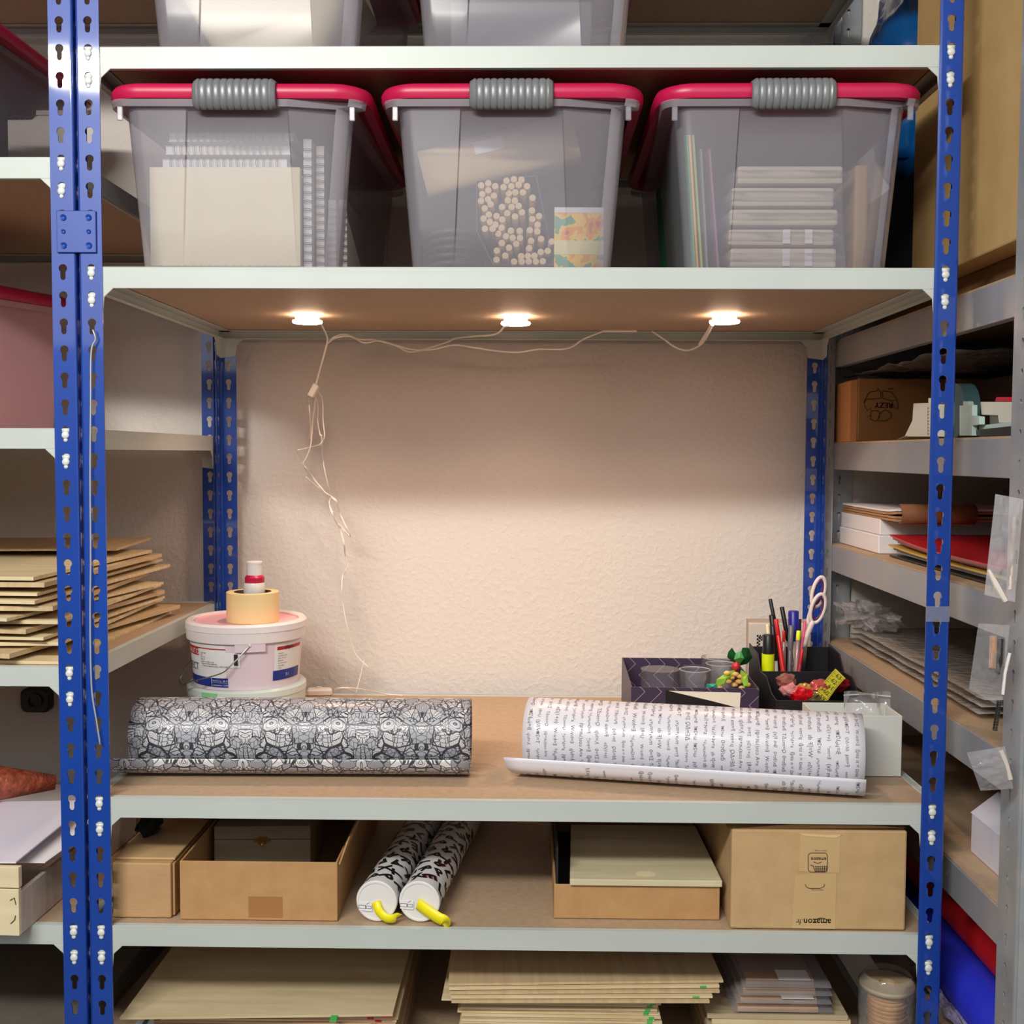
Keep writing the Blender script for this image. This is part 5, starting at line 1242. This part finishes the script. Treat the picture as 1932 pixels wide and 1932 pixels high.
# tape dispensers
DW = mat('dispenser_white', (222, 222, 210), .4); MG = mat('mint_grey', (190, 214, 208), .4); DG = mat('dark_foot', (34, 40, 46), .4)
def gp(px, py, x): p = Q(px, py, x=x); return (p.y, p.z)
xd = .672
td = thing('tape_dispenser', 'white desk tape dispenser in front of the recycling carton', 'tape dispenser', (0, 0, 0), 0, 'tape dispensers')
zg1 = gl(1)
def gpz(px, py, x=xd): y, z = gp(px, py, x); return (y, max(z, zg1))
MB().prism([gpz(1706, 824), gpz(1721, 793), gpz(1723, 761), gpz(1758, 760), gpz(1758, 824)], xd, xd+.03, 'x').build('dispenser_body', DW, td, bevel=.001)
MB().prism([gpz(1747, 760), gpz(1747, 751), gpz(1760, 751), gpz(1760, 760)], xd+.004, xd+.024, 'x').build('top_knob', WHITE, td)
tz = MB()
for k in range(9):
    y, z = gp(1751, 768+k*6, xd); tz.prism([(y, z), (y-.005, z-.002), (y, z-.004)], xd-.001, xd+.001, 'x')
tz.build('cutting_edge', mat('edge_grey', (150, 146, 136), .5), td)
MB().prism([gpz(1706, 824), gpz(1694, 829), gpz(1714, 822)], xd-.002, xd+.010, 'x').build('tape_tail', veil('tape_tail_film', (230, 225, 215), .6), td)
t3 = thing('packing_tape_gun', 'mint grey packing tape dispenser with a red knob and black foot', 'tape dispenser', (0, 0, 0), 0, 'tape dispensers')
MB().prism([gpz(1810, 822), gpz(1810, 765), gpz(1817, 765), gpz(1817, 757), gpz(1826, 757), gpz(1828, 764), gpz(1834, 764), gpz(1834, 784), gpz(1848, 786), gpz(1848, 801), gpz(1834, 803), gpz(1834, 822)], xd, xd+.008, 'x').build('side_plate', MG, t3, bevel=.0006)
MB().prism([gpz(1834, 758), gpz(1906, 758), gpz(1906, 797), gpz(1868, 798), gpz(1866, 784), gpz(1836, 783)], xd+.012, xd+.045, 'x').build('housing', DW, t3, bevel=.001)
MB().prism([gpz(1849, 783), gpz(1862, 784), gpz(1862, 803), gpz(1849, 803)], xd+.014, xd+.04, 'x').build('hinge_post', mat('hinge_green_grey', (96, 104, 96), .5), t3)
MB().prism([gpz(1832, 803), gpz(1906, 795), gpz(1906, 805), gpz(1834, 812)], xd+.010, xd+.045, 'x').build('tray', MG, t3)
MB().prism([gpz(1824, 813), gpz(1834, 811), gpz(1908, 803), gpz(1908, 825), gpz(1842, 825)], xd+.006, xd+.05, 'x').build('foot', DG, t3)
MB().prism([gpz(1850, 757), gpz(1853, 749), gpz(1873, 749), gpz(1877, 757)], xd+.02, xd+.04, 'x').build('knob', mat('red_knob', (200, 30, 60), .4), t3, bevel=.001)
rl_ = MB().lathe([(.020, 0), (.043, 0), (.043, .024), (.020, .024)], 32, M.Translation((xd+.012, gp(1785, 800, xd)[0], zg1+.0432)) @ M.Rotation(PI/2, 4, 'Y'))
tag(rl_.build('tape_reel', mat('teal_reel', (60, 92, 96), .4), smooth=35), 'teal grey tape reel standing between the two tape dispensers', 'tape')

# third galvanised shelf: paper, kraft envelopes, magazines
z = gl(2)
yf = .475
for k, (lab, h) in enumerate((('white paper ream, lower of two at the wall end of the third galvanised shelf', .034), ('white paper ream lying on top of the other ream', .030))):
    t = thing('paper_ream', lab, 'paper', (0, 0, 0), 0, 'paper reams')
    MB().bx(.665+.003*k, .96, yf+.004*k, .735, z, z+h).build('paper_block', PAPER, t, bevel=.002)
    z += h+.0006
KE = mat('kraft_envelope', (178, 134, 92), .75); zk_ = z
for k in range(4):
    mb = MB()
    def fn(u, v, k=k): return (.668+.28*v, .388+.340*(1-u), zk_+.001+k*.0050+.010*max(0, (u-.75)*4)**2*.4*(1 if k > 1 else .2))
    mb.grid(fn, 14, 6); tag(mb.build('kraft_envelope', KE if k != 3 else PAPER, solid=.0038), ['brown kraft envelope, lowest of the four on the paper reams', 'brown kraft envelope, second from the bottom of the pile on the reams', 'brown kraft envelope near the top of the pile on the reams', 'white envelope topmost of the pile on the reams'][k], 'envelope', 'envelopes on the reams')
# folded brown edge that curls over the front of the envelopes
mb = MB(); arcp = [(.392-.016*math.cos(a), zk_+.014+.016*math.sin(a)) for a in [R(-100+200*i/12) for i in range(13)]]
mb.grid(lambda u, v: (.668+.13*v, arcp[int(round(u*12))][0]-.02, arcp[int(round(u*12))][1]), 12, 4)
tag(mb.build('curled_envelope', mat('dark_kraft', (128, 84, 50), .75), smooth=True, solid=.003), 'dark brown curled envelope edge in front of the envelope pile', 'envelope')
mags = [((28, 26, 28), 'black bottom'), ((236, 234, 230), 'white'), ((40, 36, 34), 'dark'), ((196, 160, 60), 'ochre'), ((200, 36, 44), 'red'), ((150, 130, 130), 'greyish'), ((190, 30, 44), 'crimson top')]
zm0 = gl(2)
for k, (c3, nm) in enumerate(mags):
    mb = MB()
    def fn(u, v, k=k):
        y = -.09+(.50+.006*(k % 3))*u; return (.668+.006*(k % 3)+.26*v, y, zm0+.002+k*.0042+max(0, (u-.35))**2*.030)
    L1 = .51
    def fn(u, v, k=k): return (.668+.007*((k*2) % 3)+.26*v, -.09+L1*u+.006*(k % 2), zm0+.0022+k*.0042+.022*max(0, u-.5)**2*k/3)
    mb.grid(fn, 14, 3); tag(mb.build('magazine', mat('magazine_'+nm.replace(' ', '_'), c3, .35), solid=.0030), nm+' magazine in the loose pile in front of the paper reams', 'magazine', 'magazines on the galvanised rack')
# white paper stack behind magazines
t = thing('paper_stack', 'tall greyish white paper stack behind the magazines', 'paper', (0, 0, 0))
MB().bx(.95, 1.07, -.15, .46, gl(2), gl(2)+.085).build('paper_block', mat('grey_paper', (196, 190, 188), .8), t, bevel=.003)

# fourth galvanised shelf: clear bags of flat sheets
z = gl(3); BG = veil('hazy_bag', (216, 208, 200), .45, .18, bump=.7, bscale=26)
for k in range(3):
    t = thing('bagged_sheets', ['clear bag of pale sheets, lowest on the fourth galvanised shelf', 'clear bag of pale sheets in the middle of three on the fourth shelf', 'clear bag of pale sheets lying topmost on the fourth galvanised shelf'][k], 'plastic bag', (0, 0, 0), 0, 'clear bags of sheets')
    zz = z+.001+k*.0125
    MB().bx(.70, .98, .12-.03*k, .62, zz+.001, zz+.006).build('sheets', mat('warm_sheets', (220, 204, 186), .7, rgb2=(206, 188, 168), scale=9), t, bevel=.002)
    def fn(u, v, k=k, zz=zz): return (.672+.34*u, .02-.01*k+.66*v, zz+.0085+.0022*noise.noise(V((u*6, v*9, k*5.)))+.001*noise.noise(V((u*16, v*20, k))))
    MB().grid(fn, 18, 26).build('bag', BG, t, smooth=25, solid=.0004)
mb = MB(); crumple(mb, (.690, .63, z+.068), .040, .075, .024, .75, 14, 4)
tag(mb.build('crumpled_bag', FILM2, smooth=20), 'crumpled clear bag on the pile of bagged sheets, close to the pens', 'plastic bag')

# fifth shelf: white box
p0, p1 = Q(1832, 1540, x=.68), Q(1884, 1640, x=.68)
t = thing('white_carton', 'white carton on the fifth galvanised shelf behind the near upright', 'box', (.80, -.04, gl(4)), R(0))
MB().bx(-.118, .12, -.095, .100, 0, .058).build('tray', mat('cool_white_card', (226, 224, 236), .6), t, bevel=.0015)
MB().prism([(-.120, .0585), (.12, .0585), (.12, .090), (-.080, .090)], -.097, .102, 'y').build('lid', mat('cool_white_card', (226, 224, 236), .6), t, bevel=.0015)
# lowest shelf: red and blue rolls, clear film
z = gl(5)
for lab, c3, xx, zz, r_, y0, y1 in (('red fabric roll lying on the lowest galvanised shelf', (206, 26, 36), .742, z+.108, .040, -.12, .55), ('blue plastic roll lying below the red roll', (44, 54, 214), .700, z+.040, .040, -.12, .42), ('navy roll behind the red roll on the lowest galvanised shelf', (26, 28, 84), .835, z+.125, .050, -.1, .5), ('dark red roll between the blue and navy rolls', (110, 16, 26), .790, z+.036, .036, -.1, .5)):
    rm = MB().lathe([(r_*.25, 0), (r_*.9, 0), (r_, .006), (r_, y1-y0-.006), (r_*.9, y1-y0), (r_*.25, y1-y0)], 30, M.Translation((xx, y0, zz)) @ M.Rotation(-PI/2, 4, 'X'))
    tag(rm.build('fabric_roll', mat('cloth_'+lab.split()[0]+lab.split()[1], c3, .5, bump=.3, bscale=14), smooth=40), lab, 'roll', 'rolls on the lowest galvanised shelf')
crinkle('lilac tinted clear film spilling in front of the blue roll', .644, .672, -.10, .20, z+.020, .010, 6, veil('lilac_film', (200, 190, 220), .5, .2, bump=.6), nx=8)
# clear bags hanging on the near upright
def hang(label, corners, x, inner, seed, m=FILM2):
    """corners: photo spots of the four corners (top far, top near, bottom near, bottom far)"""
    t = thing('hanging_bag', label, 'plastic bag', (0, 0, 0), 0, 'clear bags hanging on the upright')
    A, B_, C_, D_ = [Q(a, b, y=x) for a, b in corners]
    for s in (0, 1):
        def fn(u, v):
            p = A.lerp(B_, u).lerp(D_.lerp(C_, u), v); e = math.sin(PI*min(1, max(0, u)))*math.sin(PI*min(1, v*.97+.03))
            p = p+V((0, (-1 if s == 0 else .1)*.005*e+(.004*noise.noise(V((u*5+seed, v*8, s*9.)))*e+.0016*noise.noise(V((u*14, v*19, seed+s*5.))))*(1 if s == 0 else .4), 0)); return tuple(p)
        MB().grid(fn, 16, 26).build('bag_side', m, t, smooth=25)
    for nm, m_, pts, r_ in inner:
        MB().tube([Q(a, b, y=x) for a, b in pts], r_, 8).build(nm, m_, t, smooth=40)
    return t
CB = mat('copper_strip', (206, 160, 130), .4, metal=.3); SP_ = mat('spring_black', (40, 38, 36), .4)
hang('clear hanging bag with a pencil like stick, the highest on the near upright', ((1878, 932), (1931, 942), (1915, 1136), (1857, 1122)), -.204, [('stick', mat('pale_stick', (222, 206, 196), .5), [(1914, 975), (1908, 1060), (1905, 1112)], .0025), ('nozzle', mat('white_nozzle', (236, 226, 216), .4), [(1865, 1075), (1880, 1105), (1897, 1134)], [.002, .004, .003])], 3, FILM2)
hang('clear hanging bag with copper strips and combs, below the pencil bag', ((1846, 1176), (1905, 1180), (1890, 1335), (1828, 1300)), -.204, [('copper_strip', CB, [(1874, 1200), (1873, 1235), (1872, 1260)], .0045), ('black_comb', SP_, [(1888, 1205), (1886, 1250), (1882, 1270)], .0035), ('white_strip', WHITE, [(1905, 1232), (1896, 1270), (1892, 1310)], .002)], 8, FILM)
spg = MB(); a_, b_ = Q(1886, 1322, y=-.206), Q(1877, 1378, y=-.206)
spg.tube([a_+(b_-a_)*(i/160)+V((.0025*math.cos(i*.75), .0025*math.sin(i*.75), 0)) for i in range(161)], .0008, 5)
tag(spg.build('coil_spring', SP_, smooth=True), 'small black coil spring poking out under the copper strip bag', 'spring')
hang('small crinkled clear bag of white links, lowest on the near upright', ((1824, 1420), (1896, 1408), (1912, 1488), (1850, 1492)), -.204, [('links', mat('link_white', (214, 206, 196), .3), [(1888, 1416), (1898, 1440), (1906, 1470)], .0032)], 13, FILM)
